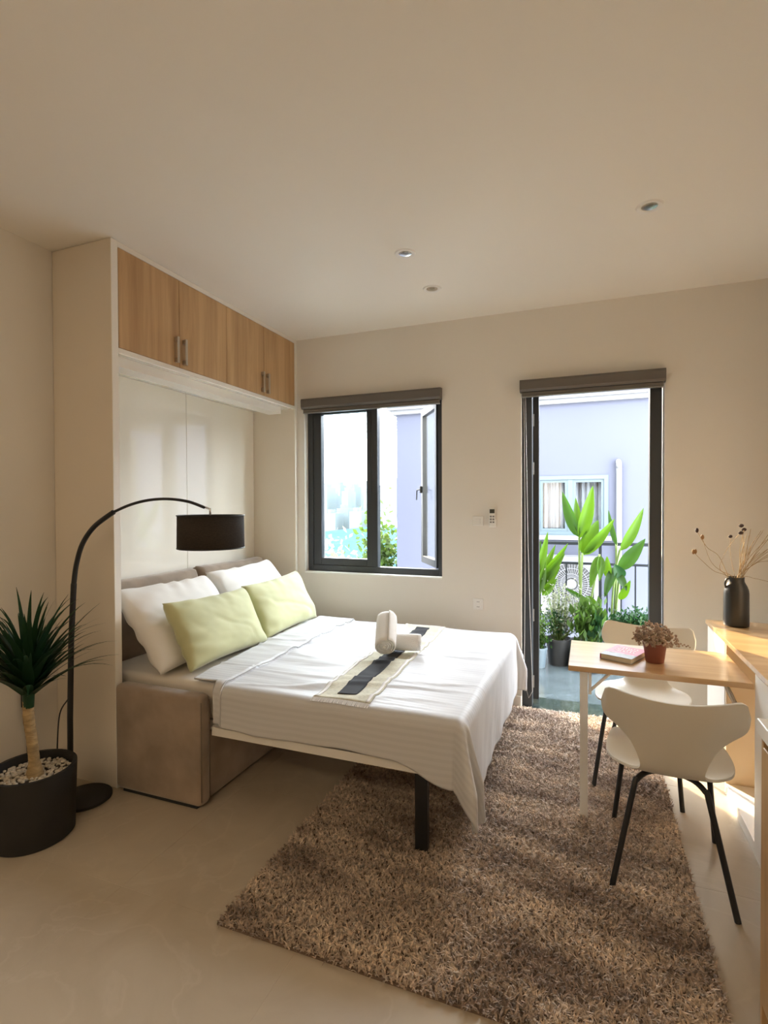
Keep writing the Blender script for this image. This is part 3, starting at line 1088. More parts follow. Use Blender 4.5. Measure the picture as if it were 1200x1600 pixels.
# ------------------------------------------------------------------ arc floor lamp
lamp = empty('arc_floor_lamp', (-2.40, 1.950, 0), 'black arc floor lamp with a drum shade reaching over the bed', 'floor lamp')
auto_smooth(MB().lathe([(.122, 0), (.127, .004), (.127, .016), (.122, .020)], (-2.400, 1.948, 0), 48).put('base', 'black_matte', lamp))
pole_pts = [(-2.508, 1.955, .019), (-2.505, 1.955, .4), (-2.492, 1.956, .8), (-2.470, 1.958, 1.10)]
auto_smooth(MB().tube(pole_pts, .0140, 12).put('pole', 'black_metal', lamp))
cp = [Vector((-2.470, 1.958, 1.10)), Vector((-2.452, 1.96, 1.20)), Vector((-2.41, 1.962, 1.305)), Vector((-2.33, 1.966, 1.395)), Vector((-2.205, 1.97, 1.468))]
cp2 = [Vector((-2.205, 1.97, 1.468)), Vector((-2.10, 1.972, 1.503)), Vector((-1.99, 1.975, 1.525)), Vector((-1.87, 1.977, 1.531)), Vector((-1.75, 1.979, 1.518)), Vector((-1.655, 1.98, 1.49))]


def catmull(p, n=8):
    out = []
    for i in range(len(p) - 1):
        p0, p1, p2, p3 = p[max(0, i - 1)], p[i], p[i + 1], p[min(len(p) - 1, i + 2)]
        for k in range(n):
            t = k / n
            out.append(.5 * ((2 * p1) + (p2 - p0) * t + (2 * p0 - 5 * p1 + 4 * p2 - p3) * t * t + (3 * p1 - p0 - 3 * p2 + p3) * t ** 3))
    out.append(p[-1].copy())
    return out


auto_smooth(MB().tube(catmull(cp), .0125, 12).put('lower_arc', 'black_metal', lamp), 60)
auto_smooth(MB().tube(catmull(cp2), .0070, 10).put('upper_arc', 'black_metal', lamp), 60)
MB().tube([(-1.66, 1.98, 1.494), (-1.622, 1.98, 1.482), (-1.622, 1.98, 1.455)], .005, 8).put('swivel_joint', 'chrome', lamp, smooth=True)
sc_c = (-1.618, 1.98, 1.305)
sh = MB().lathe([(.149, 0), (.147, .148)], sc_c, 56, False, False).put('shade', 'shade', lamp)
auto_smooth(sh)
sd = sh.modifiers.new('thick', 'SOLIDIFY')
sd.thickness = .002
for z in (0, .148):
    rg = [(sc_c[0] + .148 * math.cos(2 * PI * k / 56), sc_c[1] + .148 * math.sin(2 * PI * k / 56), sc_c[2] + z) for k in range(57)]
    MB().tube(rg, .003, 6, False).put('rim', 'black_metal', sh, smooth=True)
auto_smooth(MB().lathe([(.1455, .006), (.1445, .144)], sc_c, 56, False, True).put('lining', 'shade_in', sh))
MB().ball((sc_c[0], sc_c[1], 1.375), .03, 2).put('bulb', 'plastic', lamp, smooth=True)
cord = catmull([Vector(p) for p in ((-2.505, 1.944, .50), (-2.56, 1.94, .42), (-2.575, 1.935, .25), (-2.57, 1.93, .10), (-2.60, 1.92, .012), (-2.70, 1.91, .015), (-2.755, 1.905, .18), (-2.757, 1.903, .36))], 6)
MB().tube(cord, .0035, 6).put('cord', 'black_metal', lamp, smooth=True)
pg = empty('power_plug', (-2.768, 1.903, .40), 'black plug and bundled cord on the left wall behind the spiky plant', 'plug')
box('plug_body', (-2.768, -2.735, 1.880, 1.926, .445, .52), 'black_matte', pg, bev=.004)
for k in range(4):
    lp = [(-2.745 + .008 * math.sin(k), 1.900 + .018 * math.sin(t + k * .6), .415 + .038 * math.cos(t) - .008 * k) for t in np.linspace(0, 2 * PI, 18)]
    MB().tube(lp, .0032, 5, False).put('cord_loop', 'black_metal', pg, smooth=True)

# ------------------------------------------------------------------ spiky plant in a black pot
PC = (-2.362, 1.655)
pl = empty('potted_plant', (PC[0], PC[1], 0), 'spiky dark green plant with bare trunk in a round black pot', 'potted plant')
auto_smooth(MB().lathe([(.160, 0), (.166, .006), (.176, .305), (.176, .312), (.160, .312), (.156, .265)], (PC[0], PC[1], 0), 56, True, False).put('pot', 'black_matte', pl))
MB().lathe([(.155, .262), (.155, .272)], (PC[0], PC[1], 0), 32).put('soil', 'soil', pl)
pb = MB()
for k in range(330):
    a, r = random.uniform(0, 2 * PI), .150 * math.sqrt(random.random())
    s_ = random.uniform(.006, .0115)
    pb.ball((PC[0] + r * math.cos(a), PC[1] + r * math.sin(a), .274 + random.uniform(0, .007)), s_, 1, (random.uniform(.8, 1.3), random.uniform(.8, 1.3), random.uniform(.55, .8)))
tag(pb.put('pebbles', 'pebble', pl, smooth=True), kind='stuff')
tr = catmull([Vector((PC[0] + .012, PC[1], .265)), Vector((PC[0] + .010, PC[1], .34)), Vector((PC[0] - .004, PC[1], .44)), Vector((PC[0] - .022, PC[1], .53)), Vector((PC[0] - .024, PC[1], .62))], 6)
auto_smooth(MB().tube(tr, [.042 - .020 * min(1, i / 6) + .0012 * (i % 2) for i in range(len(tr))], 14).put('trunk', 'bark', pl), 60)
CT = Vector((PC[0] - .022, PC[1], .60))
leaf_meshes = []
for k in range(6):
    L = .36 + .032 * k
    bend = .10 + .05 * (k % 3)
    n = 10
    Q = np.zeros((3, n, 3))
    for j in range(n):
        t = j / (n - 1)
        w = .0195 * (.60 + .45 * math.sin(PI * min(1, t * 1.6 + .12))) * (1 - t ** 2.2) + .0006
        z, y = L * (t - bend * .9 * t ** 3), L * (bend * 1.6 * t ** 2.2)
        for i2, u in enumerate((-1, 0, 1)):
            Q[i2, j] = (u * w, y - .004 * (1 - abs(u)) * (1 - t), z)
    me = grid_mesh('leaf', Q)
    me.materials.append(MT['yucca'])
    me.polygons.foreach_set('use_smooth', [True] * len(me.polygons))
    leaf_meshes.append(me)
for k in range(104):
    t = k / 103
    az = k * 2.39996 + random.uniform(-.2, .2)
    tilt = math.radians(5 + 47 * t ** .9 + random.uniform(-5, 5))
    o = bpy.data.objects.new('leaf', leaf_meshes[(k * 5) % 6])
    COL.objects.link(o)
    o.parent = pl
    base_p = CT + Vector((.010 * math.cos(az), .010 * math.sin(az), .085 * (1 - t) + .03)) - Vector((PC[0], PC[1], 0))
    s_ = random.uniform(.86, 1.10) * (1 if t < .75 else .88)
    for _ in range(14):
        mtx = Matrix.Translation(base_p) @ Matrix.Rotation(az - PI / 2, 4, 'Z') @ Matrix.Rotation(-tilt, 4, 'X') @ Matrix.Diagonal((1, 1, s_, 1))
        ws = [mtx @ v.co for v in o.data.vertices]
        if min(v.x for v in ws) + PC[0] > XL + .015 and max(v.y for v in ws) + PC[1] < 2.07:
            break
        tilt *= .85
    o.matrix_local = mtx
auto_smooth(MB().tube([CT - Vector((0, 0, .02)), CT + Vector((0, 0, .06)), CT + Vector((0, 0, .16))], [.022, .026, .010], 12).put('crown_core', 'yucca', pl), 60)


# ------------------------------------------------------------------ chairs
def chair_shell():
    prof = [(.222, .438), (.205, .450), (.15, .459), (.06, .459), (-.05, .452), (-.13, .450), (-.178, .458), (-.212, .484), (-.232, .525), (-.25, .585), (-.268, .65), (-.286, .72), (-.302, .80)]
    half = [.150, .185, .210, .226, .230, .205, .155, .112, .112, .138, .182, .228, .258]
    pv = catmull([Vector((p[0], p[1], 0)) for p in prof], 5)
    hv = catmull([Vector((h, 0, 0)) for h in half], 5)
    n = len(pv)
    nu = 25
    Q = np.zeros((n, nu, 3))
    for i in range(n):
        t = i / (n - 1)
        y, z = pv[i].x, pv[i].y
        w = hv[i].x
        # round the free ends
        back = sstep(.62, .9, t)
        for j in range(nu):
            u = -1 + 2 * j / (nu - 1)
            # corner rounding at the very top / the seat front
            zz, yy = z, y
            if back > 0:
                q_ = max(0, abs(u) - .76) / .24
                drop = .075 * (1 - math.sqrt(max(0, 1 - q_ * q_))) * sstep(.74, 1, t)
                zz = z - drop + (.036 * u * u - .026) * sstep(.66, 1, t)
                yy = y + .055 * u * u * back + drop * .25
            front = 1 - sstep(0, .2, t)
            yy -= .030 * front * abs(u) ** 3
            seat = (1 - sstep(.42, .6, t))
            zz += (.016 * u * u) * seat - .02 * front * (1 - abs(u)) * 0
            Q[i, j] = (w * u * (1 - .06 * max(0, abs(u) - .8) / .2 * sstep(.93, 1, t)), yy, zz)
    return grid_mesh('seat_shell', Q)


def make_chair(name, label, loc, rz):
    e = empty(name, loc, label, 'chair', 'cream chairs with black legs', rz)
    s_ = put('seat_shell', chair_shell(), 'chair', e, False, True)
    m1 = s_.modifiers.new('thick', 'SOLIDIFY')
    m1.thickness = .010
    m1.offset = -1
    m2 = s_.modifiers.new('round', 'BEVEL')
    m2.width = .003
    m2.segments = 2
    m2.limit_method = 'ANGLE'
    m2.angle_limit = math.radians(50)
    MB().box(-.085, .085, -.125, .06, .426, .434, bev=.003).put('mount_plate', 'black_metal', e, False)
    for sx_ in (-1, 1):
        bk = catmull([Vector((sx_ * .04, -.10, .428)), Vector((sx_ * .085, -.135, .426)), Vector((sx_ * .118, -.165, .405)), Vector((sx_ * .130, -.178, .37)), Vector((sx_ * .208, -.255, .0))], 5)
        auto_smooth(MB().tube(bk, .0112, 10).put('leg', 'black_metal', e, False), 60)
        ft = catmull([Vector((sx_ * .04, .03, .428)), Vector((sx_ * .11, .075, .426)), Vector((sx_ * .150, .105, .41)), Vector((sx_ * .165, .12, .37)), Vector((sx_ * .205, .235, .0))], 5)
        auto_smooth(MB().tube(ft, .0112, 10).put('leg', 'black_metal', e, False), 60)
        if sx_ > 0:
            pass
    return e


RUGZ = .022
make_chair('dining_chair', 'cream moulded chair with its back to the camera at the near side of the table', (.307, 2.460, 0), math.radians(-3))
make_chair('dining_chair', 'cream moulded chair behind the table, half hidden by the dried flowers', (.273, 3.165, 0), math.radians(169))

# ------------------------------------------------------------------ fold-out table
tb = empty('folding_table', (.28, 2.88, 0), 'narrow oak folding table on one white leg', 'table')
box('tabletop', (-.087, .655, 2.632, 3.128, .712, .737), 'oak_top', tb, bev=.002)
box('leg', (-.036, .000, 2.660, 2.696, .0, .711), 'white_metal', tb, bev=.002)
MB().box(.002, .016, 2.664, 2.692, .60, .711).put('bracket', 'white_metal', tb)
MB().tube([(.01, 2.678, .615), (.10, 2.678, .709)], .007, 8).put('brace', 'white_metal', tb)
for y in (2.80, 2.93):
    MB().tube([(.575, y, .708), (.663, y + .05, .52)], .006, 6).put('strut', 'steel', tb)
box('hinge_plate', (.555, .60, 2.785, 2.815, .695, .7115), 'steel', tb, bev=.001)

# ------------------------------------------------------------------ oak worktop on the right with its cabinets
wt = box('console_worktop', (.655, XR - .002, 1.80, 3.63, .782, .806), 'oak_top', None, bev=.002)
tag(wt, 'oak worktop along the right wall carrying the black vase', 'worktop')
c1 = empty('low_cabinet', (.86, 3.39, 0), 'white low cabinet under the far end of the oak worktop', 'cabinet')
box('side_panel', (.664, XR - .004, 3.162, 3.180, 0, .781), 'tan', c1)
box('side_panel', (.664, XR - .004, 3.600, 3.618, 0, .781), 'white', c1)
box('door', (.661, .679, 3.183, 3.597, .065, .778), 'white', c1)
box('plinth', (.70, .718, 3.183, 3.597, 0, .062), 'white', c1)
c2 = empty('table_niche', (.86, 2.90, 0), 'open white niche that the folding table swings out of', 'niche')
box('bottom_board', (.662, XR - .004, 2.645, 3.158, 0, .055), 'white', c2)
box('back_board', (XR - .02, XR - .004, 2.645, 3.158, .056, .781), 'tan', c2, bev=0)
c3 = empty('low_cabinet', (.86, 2.22, 0), 'plain white low cabinet beside the kitchen units', 'cabinet')
box('body', (.680, XR - .004, 1.802, 2.640, 0, .781), 'white', c3)
box('door', (.659, .678, 2.223, 2.640, .004, .778), 'white', c3)
box('door', (.659, .678, 1.804, 2.220, .004, .778), 'white', c3)

kw = box('kitchen_worktop', (.452, XR - .002, -.6, 1.792, .842, .884), 'white', None, bev=.003)
tag(kw, 'white kitchen worktop at the right edge of the picture', 'worktop')
for i, (y0, y1) in enumerate(((1.17, 1.785), (.55, 1.165))):
    k = empty('kitchen_cabinet', (.75, (y0 + y1) / 2, 0), ('oak-fronted kitchen cabinet cut off by the right edge of the picture' if i == 0 else 'oak-fronted kitchen cabinet next to the camera'), 'cabinet', 'kitchen base cabinets')
    box('side_panel', (.462, XR - .004, y1 - .018, y1, 0, .841), 'oak_kitchen', k)
    box('side_panel', (.478, XR - .004, y0, y0 + .018, 0, .841), 'white', k)
    box('door', (.460, .478, y0 + .003, y1 - .022, .08, .812), 'oak_kitchen', k)
    box('shadow_gap_strip', (.500, .515, y0 + .02, y1 - .02, .80, .841), 'dark', k, bev=0)  # dark strip painted in for the shadow gap below the worktop
    box('plinth', (.50, .515, y0 + .019, y1 - .019, 0, .08), 'white', k, bev=0)

# ------------------------------------------------------------------ vase with dried stems
VC = Vector((.782, 3.50, .806))
va = empty('vase', VC, 'matt black bottle vase holding dried stems on the oak worktop', 'vase')
vp = [(.055, 0), (.062, .003), (.0635, .012), (.0625, .185), (.060, .205), (.053, .225), (.044, .242), (.0395, .252), (.039, .270), (.041, .276), (.036, .276), (.034, .255)]
auto_smooth(MB().lathe(vp, VC, 48, True, False).put('body', 'vase', va), 60)
hp = catmull([VC + Vector(p) for p in ((-.036, -.01, .268), (-.050, -.013, .262), (-.057, -.014, .240), (-.054, -.013, .215))], 5)
auto_smooth(MB().tube(hp, .0055, 8).put('handle', 'vase', va), 60)


def vstem(name, label, path, r, head=None, head_mat='pod', hs=(1, 1, 1.2), hr=.011):
    pts = catmull([Vector(p) for p in path], 6)
    e = empty(name, path[0], label, 'dried stem', 'dried stems in the black vase')
    MB().tube(pts, [r * (1 - .4 * i / len(pts)) for i in range(len(pts))], 5).put('stem', 'twig', e, smooth=True)
    for h in (head or []):
        MB().ball(h, hr, 2, hs).put('seed_head', head_mat, e, smooth=True)


c = VC
vstem('dried_stem', 'dried stem with a dark bud, reaching furthest up to the left', [c + Vector((-.01, 0, .2)), (.742, 3.50, 1.085), (.69, 3.47, 1.20), (.63, 3.46, 1.25), (.582, 3.46, 1.337)], .0022, [(.580, 3.46, 1.345)], 'pod', (.8, .8, 1.3))
vstem('dried_stem', 'dried stem with a tan pod just below the dark bud', [c + Vector((-.015, .01, .2)), (.738, 3.51, 1.085), (.66, 3.50, 1.16), (.615, 3.49, 1.29)], .002, [(.612, 3.49, 1.305)], 'pod2', (.9, .9, 1.4))
vstem('dried_stem', 'dried stem with a split brown pod, lowest on the left', [c + Vector((-.02, -.01, .2)), (.735, 3.49, 1.085), (.66, 3.47, 1.12), (.57, 3.46, 1.212)], .0022, [(.562, 3.46, 1.222), (.573, 3.46, 1.224)], 'pod2', (.8, .8, 1.5), .010)
vstem('dried_stem', 'curved dried stem with three dark round heads in a cluster', [c + Vector((0, -.015, .2)), (.757, 3.48, 1.085), (.695, 3.47, 1.13), (.73, 3.47, 1.24), (.795, 3.47, 1.335)], .0022, [(.797, 3.47, 1.374), (.811, 3.475, 1.352), (.794, 3.465, 1.334)], 'pod', (1.05, 1.05, .85), .0125)
vstem('dried_stem', 'short dried stem with one dark round head left of the cluster', [c + Vector((0, .01, .2)), (.775, 3.51, 1.09), (.752, 3.49, 1.2), (.748, 3.48, 1.30)], .0018, [(.748, 3.48, 1.312)], 'pod', (1, 1, .9), .0105)
vstem('dried_stem', 'dried twig arching out flat to the right', [c + Vector((.02, 0, .2)), (.815, 3.50, 1.085), (.86, 3.48, 1.16), (.93, 3.46, 1.182), (1.0, 3.44, 1.18)], .002)
vstem('dried_stem', 'dried twig hanging low to the right of the vase neck', [c + Vector((.02, .01, .2)), (.818, 3.51, 1.082), (.87, 3.50, 1.078), (.95, 3.48, 1.06)], .0018)
bs = empty('dried_grass', c + Vector((0, 0, .2)), 'bundle of straight dried grass stalks rising from the vase', 'dried grass')
for k in range(20):
    a = random.uniform(-.02, .025)
    topx = .80 + .20 * (k / 19) ** 1.3 + random.uniform(-.01, .01)
    topz = 1.30 + .10 * math.sin(k * 1.3) * .6 + random.uniform(-.03, .03)
    p0 = c + Vector((a * .6 + .012, random.uniform(-.012, .012), .2))
    p1 = Vector((.800 + a * .7, 3.50 + random.uniform(-.012, .012), 1.085))
    p2 = (p1 + Vector((topx, 3.47, topz))) / 2 + Vector((random.uniform(-.012, .012), 0, .01))
    MB().tube(catmull([p0, p1, p2, Vector((topx, 3.47 + random.uniform(-.04, .04), topz))], 5), .0016, 4).put('stalk', 'twig', bs, smooth=True)

# ------------------------------------------------------------------ things on the table
TZ = .737
bk = empty('book', (.168, 2.872, TZ), 'red and grey paperback lying on the table beside the flower pot', 'book', None, math.radians(-24))
bw, bl, bt = .150, .215, .026
MB().box(-bw / 2, bw / 2, -bl / 2, bl / 2, 0, .0015).put('back_cover', 'book_grey', bk, False)
MB().box(-bw / 2 + .003, bw / 2 - .004, -bl / 2 + .004, bl / 2 - .004, .0016, bt - .0016).put('pages', 'paper', bk, False)
fc = MB().box(-bw / 2, bw / 2, -bl / 2 + .065, bl / 2, bt - .0015, bt).put('front_cover', 'book_red', bk, False)
MB().box(-bw / 2, bw / 2, -bl / 2, -bl / 2 + .0645, bt - .0015, bt).put('cover_band', 'book_grey', bk, False)
MB().box(-bw / 2 - .0015, -bw / 2, -bl / 2, bl / 2, 0, bt).put('spine', 'book_red', bk, False)
pr = MB()
for row, (yy, hh) in enumerate(((.058, .020), (.026, .024), (-.004, .020))):
    x = -.048
    while x < .045:
        ww = random.uniform(.006, .012)
        pr.box(x, x + ww * .45, yy, yy + hh, bt, bt + .0004)
        pr.box(x, x + ww, yy + hh * random.choice((0, .45, .8)), yy + hh * random.choice((0, .45, .8)) + .004, bt, bt + .0004)
        x += ww + .005
pr.box(-.06, .065, -.050, -.044, bt, bt + .0004)
pr.put('cover_print', 'ink_white', bk, False)

FP = Vector((.300, 2.835, TZ))
fp = empty('flower_pot', FP, 'small red-brown pot of dried pinkish flowers on the table', 'flower pot')
auto_smooth(MB().lathe([(.037, 0), (.040, .002), (.051, .082), (.054, .083), (.054, .096), (.049, .096), (.047, .075)], FP, 36, True, False).put('pot', 'terracotta', fp))
MB().lathe([(.046, .070), (.046, .076)], FP, 20).put('soil', 'soil', fp)
bl_ = MB()
stm = MB()
for k in range(230):
    a = random.uniform(0, 2 * PI)
    el = math.acos(random.uniform(.05, 1))
    R = random.uniform(.6, 1)
    p = FP + Vector((.102 * R * math.sin(el) * math.cos(a), .095 * R * math.sin(el) * math.sin(a), .085 + .108 * R * math.cos(el)))
    for q in range(3):
        bl_.ball(p + Vector((random.uniform(-.007, .007), random.uniform(-.007, .007), random.uniform(-.005, .005))), random.uniform(.0035, .0065), 1)
    if k % 4 == 0:
        stm.tube([FP + Vector((random.uniform(-.02, .02), random.uniform(-.02, .02), .075)), p], .0011, 4)
for k in range(9):
    t = k / 8
    bl_.ball(FP + Vector((.085 + .06 * t, -.02, .10 - .012 * t + .006 * (k % 2))), .0045, 1)
tag(stm.put('stems', 'twig', fp), kind='stuff')
tag(bl_.put('blossoms', 'dried', fp), kind='stuff')

# ------------------------------------------------------------------ balcony
BZ = -.04
tag(box('balcony_floor', (-1.05, 1.7, YB + .26, 6.0, BZ - .2, BZ), 'balcony', bev=0), kind='structure')
ry = 5.82
rl = empty('balcony_railing', (.3, ry, BZ), 'black steel balcony railing behind the potted plants', 'railing')
MB().box(-1.02, 1.66, ry - .025, ry + .025, 1.075, 1.105, bev=.003).put('top_rail', 'rail', rl)
MB().box(-1.02, 1.66, ry - .012, ry + .012, .872, .895).put('mid_rail', 'rail', rl)
MB().box(-1.02, 1.66, ry - .012, ry + .012, .06, .083).put('bottom_rail', 'rail', rl)
bm_ = MB().box(-.007, .007, -.007, .007, 0, .79).mesh('baluster')
bm_.materials.append(MT['rail'])
for k in range(20):
    o = bpy.data.objects.new('baluster', bm_)
    COL.objects.link(o)
    o.parent = rl
    o.location = Vector((-.995 + k * .1305, ry, .083)) - wl(rl)
for x in (-1.02, .115, 1.64):
    box('post', (x - .014, x + .014, ry - .014, ry + .014, BZ, 1.074), 'rail', rl, bev=0)


def blade(base, tip, w, sag=.12, side=0.0, fold=.25, yoff=0.0, n=12):
    """a lance-shaped leaf from base to tip with its face turned to the room"""
    base, tip = Vector(base), Vector(tip)
    d = tip - base
    L = d.length
    t_ = d.normalized()
    nrm = Vector((side, -1, .25))
    nrm = (nrm - t_ * nrm.dot(t_)).normalized()
    wv = t_.cross(nrm)
    us = (-1, -.5, 0, .5, 1)
    Q = np.zeros((5, n, 3))
    for j in range(n):
        t = j / (n - 1)
        ww = .80 * w * (math.sin(PI * min(1, t ** .75)) ** .8) * (1 - .25 * t) + .0015
        if j == n - 1:
            ww = .0008
        p = base + d * t + nrm * (-sag * L * t * t * .5 + sag * L * .5 * t) + Vector((0, yoff * t, 0))
        for i, u in enumerate(us):
            v = p + wv * (u * ww) + nrm * (fold * ww * u * u)
            Q[i, j] = v
    return grid_mesh('leaf', Q)


def heliconia(label, stems, leaves, pot_c, pr_, ph, potmat):
    e = empty('leafy_balcony_plant', (pot_c[0], pot_c[1], BZ), label, 'potted plant', 'leafy plants on the balcony')
    auto_smooth(MB().lathe([(pr_ * .78, 0), (pr_, ph), (pr_ * 1.06, ph), (pr_ * 1.06, ph + .02), (pr_ * .95, ph + .02), (pr_ * .93, ph - .03)], (pot_c[0], pot_c[1], BZ), 28, True, False).put('pot', potmat, e))
    MB().lathe([(pr_ * .92, ph - .035), (pr_ * .92, ph - .025)], (pot_c[0], pot_c[1], BZ), 20).put('soil', 'soil', e)
    for s_ in stems:
        MB().tube(catmull([Vector(p) for p in s_], 5), .011, 7).put('stem', 'stem', e, smooth=True)
    for (ba, ti, w, mt_, sag, side, yo) in leaves:
        o = put('leaf', blade(ba, ti, w, sag, side, .5, yo), mt_, e, True, True)
    return e


PY = 5.40
V_ = lambda x, z, dy=0: (x, PY + dy, z)
heliconia('tallest broad-leaved plant in the middle of the balcony',
          [[V_(-.07, .2), V_(-.065, .7), V_(-.05, 1.03)], [V_(-.05, .2, .03), V_(-.075, .8, .03), V_(-.08, 1.20, .02)], [V_(-.03, .2), V_(.03, .6), V_(.10, 1.02)]],
          [(V_(-.08, 1.18), V_(-.236, 1.62), .075, 'heli2', .25, -.5, .05), (V_(-.076, 1.17), V_(.04, 1.67), .085, 'heli', .2, .4, -.05),
           (V_(-.08, 1.21), V_(-.116, 1.56), .05, 'heli', .2, 0, .1), (V_(-.052, 1.02), V_(.09, 1.345), .10, 'heli', .3, .2, .05),
           (V_(-.046, 1.01), V_(.228, 1.36), .07, 'heli', .3, .7, -.06), (V_(.10, 1.01), V_(.02, .705), .055, 'heli', .3, -.3, -.08),
           (V_(.104, 1.01), V_(.10, .78), .05, 'heli', .3, .4, -.1), (V_(-.06, .60), V_(-.204, .69), .03, 'heli2', .3, -.3, -.05),
           (V_(-.02, .62), V_(.12, .45), .05, 'heli', .4, .3, -.08)],
          (-.05, 5.45), .12, .20, 'pot_black')
heliconia('broad-leaved plant at the right end of the balcony',
          [[V_(.20, .2, .1), V_(.22, .6, .1), V_(.25, .9, .08), V_(.285, 1.08, .06)], [V_(.22, .2, .12), V_(.25, .7, .1), V_(.25, 1.12, .1)], [V_(.21, .2, .1), V_(.25, .5, .1), V_(.28, .80, .1)]],
          [(V_(.282, 1.06), V_(.48, 1.46), .07, 'heli', .2, .6, .05), (V_(.271, .88), V_(.486, 1.18), .085, 'heli2', .25, .2, -.06),
           (V_(.25, 1.11), V_(.181, 1.44), .035, 'heli2', .2, -.6, .1), (V_(.272, .60), V_(.36, .80), .05, 'heli', .3, .3, -.1),
           (V_(.243, .91), V_(.143, .63), .06, 'heli2', .35, -.3, -.1), (V_(.177, .80), V_(.165, 1.01), .05, 'heli', .3, -.2, -.05),
           (V_(.30, .80), V_(.225, .94), .07, 'fern', .3, 0, -.08), (V_(.25, .85), V_(.33, .70), .05, 'heli2', .3, .3, -.1)],
          (.21, 5.53), .12, .20, 'pot_black')
heliconia('broad-leaved plant cut off by the left side of the door frame',
          [[V_(-.45, .2), V_(-.452, .5), V_(-.46, .76)], [V_(-.47, .2, .04), V_(-.47, .6, .04), V_(-.475, .80)]],
          [(V_(-.469, .74), V_(-.365, 1.23), .055, 'heli', .2, .2, -.04), (V_(-.444, .76), V_(-.18, 1.12), .05, 'heli', .3, .6, -.03),
           (V_(-.469, .68), V_(-.205, 1.03), .06, 'heli', .3, .5, -.06), (V_(-.42, .60), V_(-.281, .785), .05, 'heli', .35, .5, -.08),
           (V_(-.481, .77), V_(-.435, 1.14), .06, 'heli2', .2, -.4, .05), (V_(-.46, .72), V_(-.30, 1.10), .05, 'heli', .25, .3, .06), (V_(-.45, .64), V_(-.25, .90), .05, 'heli', .3, .5, -.02), (V_(-.46, .60), V_(-.38, .95), .05, 'heli', .3, .2, -.08), (V_(-.47, .7), V_(-.56, 1.1), .06, 'heli', .2, -.6, .0)],
          (-.50, 5.52), .11, .19, 'pot_black')


def bush(name, label, pc, pr_, ph, potmat, blobs, n, size, mats, group='bushy plants on the balcony', upright=0.0):
    e = empty(name, (pc[0], pc[1], BZ), label, 'potted plant', group)
    auto_smooth(MB().lathe([(pr_ * .80, 0), (pr_, ph), (pr_ * 1.05, ph), (pr_ * 1.05, ph + .018), (pr_ * .95, ph + .018), (pr_ * .93, ph - .03)], (pc[0], pc[1], BZ), 28, True, False).put('pot', potmat, e))
    MB().lathe([(pr_ * .92, ph - .035), (pr_ * .92, ph - .02)], (pc[0], pc[1], BZ), 20).put('soil', 'soil', e)
    lb = {}
    st_ = MB()
    for (c_, r_, mt_) in blobs:
        L_ = lb.setdefault(mt_, MB())
        for k in range(int(n * (1 if True else 0))):
            v = Vector((random.gauss(0, .45), random.gauss(0, .45), random.gauss(0, .45)))
            p = Vector(c_) + Vector((v.x * r_[0], v.y * r_[1], v.z * r_[2]))
            if p.z < BZ + ph:
                p.z = BZ + ph + abs(p.z - BZ - ph) * .3
            s_ = size * random.uniform(.6, 1.3)
            a = Vector((random.gauss(0, 1), random.gauss(0, 1), random.gauss(0, 1) + upright)).normalized()
            bb = a.cross(Vector((random.gauss(0, 1), random.gauss(0, 1), random.gauss(0, 1)))).normalized()
            L_.poly([p, p + a * s_ * .5 + bb * s_ * .22, p + a * s_, p + a * s_ * .5 - bb * s_ * .22])
            if k % 9 == 0:
                st_.tube([(pc[0] + random.uniform(-.03, .03), pc[1] + random.uniform(-.03, .03), BZ + ph - .03), p], .0022, 4)
    tag(st_.put('twigs', 'stem', e), kind='stuff')
    for mt_, L_ in lb.items():
        tag(put('foliage', L_.mesh('foliage', False), mt_, e), kind='stuff')
    return e


bush('bushy_balcony_plant', 'pale variegated bushy plant in a black plastic pot on the balcony', (-.265, 5.33), .115, .235, 'pot_black',
     [((-.27, 5.33, .53), (.20, .15, .24), 'silver'), ((-.17, 5.33, .44), (.18, .12, .20), 'silver'), ((-.30, 5.30, .38), (.12, .10, .12), 'fern')], 420, .034, None)
bush('bushy_balcony_plant', 'low green plant in a blue-grey pot by the door frame', (-.445, 5.18), .085, .17, 'pot_blue',
     [((-.43, 5.18, .34), (.10, .09, .14), 'grassy'), ((-.44, 5.16, .21), (.10, .08, .06), 'heli2')], 300, .04, None)
bush('bushy_balcony_plant', 'upright grassy plant behind the table corner', (.02, 5.20), .12, .16, 'pot_black',
     [((-.02, 5.20, .33), (.11, .10, .16), 'grassy'), ((.06, 5.22, .30), (.10, .10, .14), 'fern'), ((.0, 5.2, .42), (.12, .1, .16), 'grassy')], 150, .10, None, upright=3.0)
bush('bushy_balcony_plant', 'dark green leafy plant at the right side of the door', (.38, 5.40), .14, .24, 'pot_black',
     [((.33, 5.38, .40), (.17, .12, .10), 'fern'), ((.45, 5.40, .42), (.14, .12, .10), 'fern')], 520, .045, None)

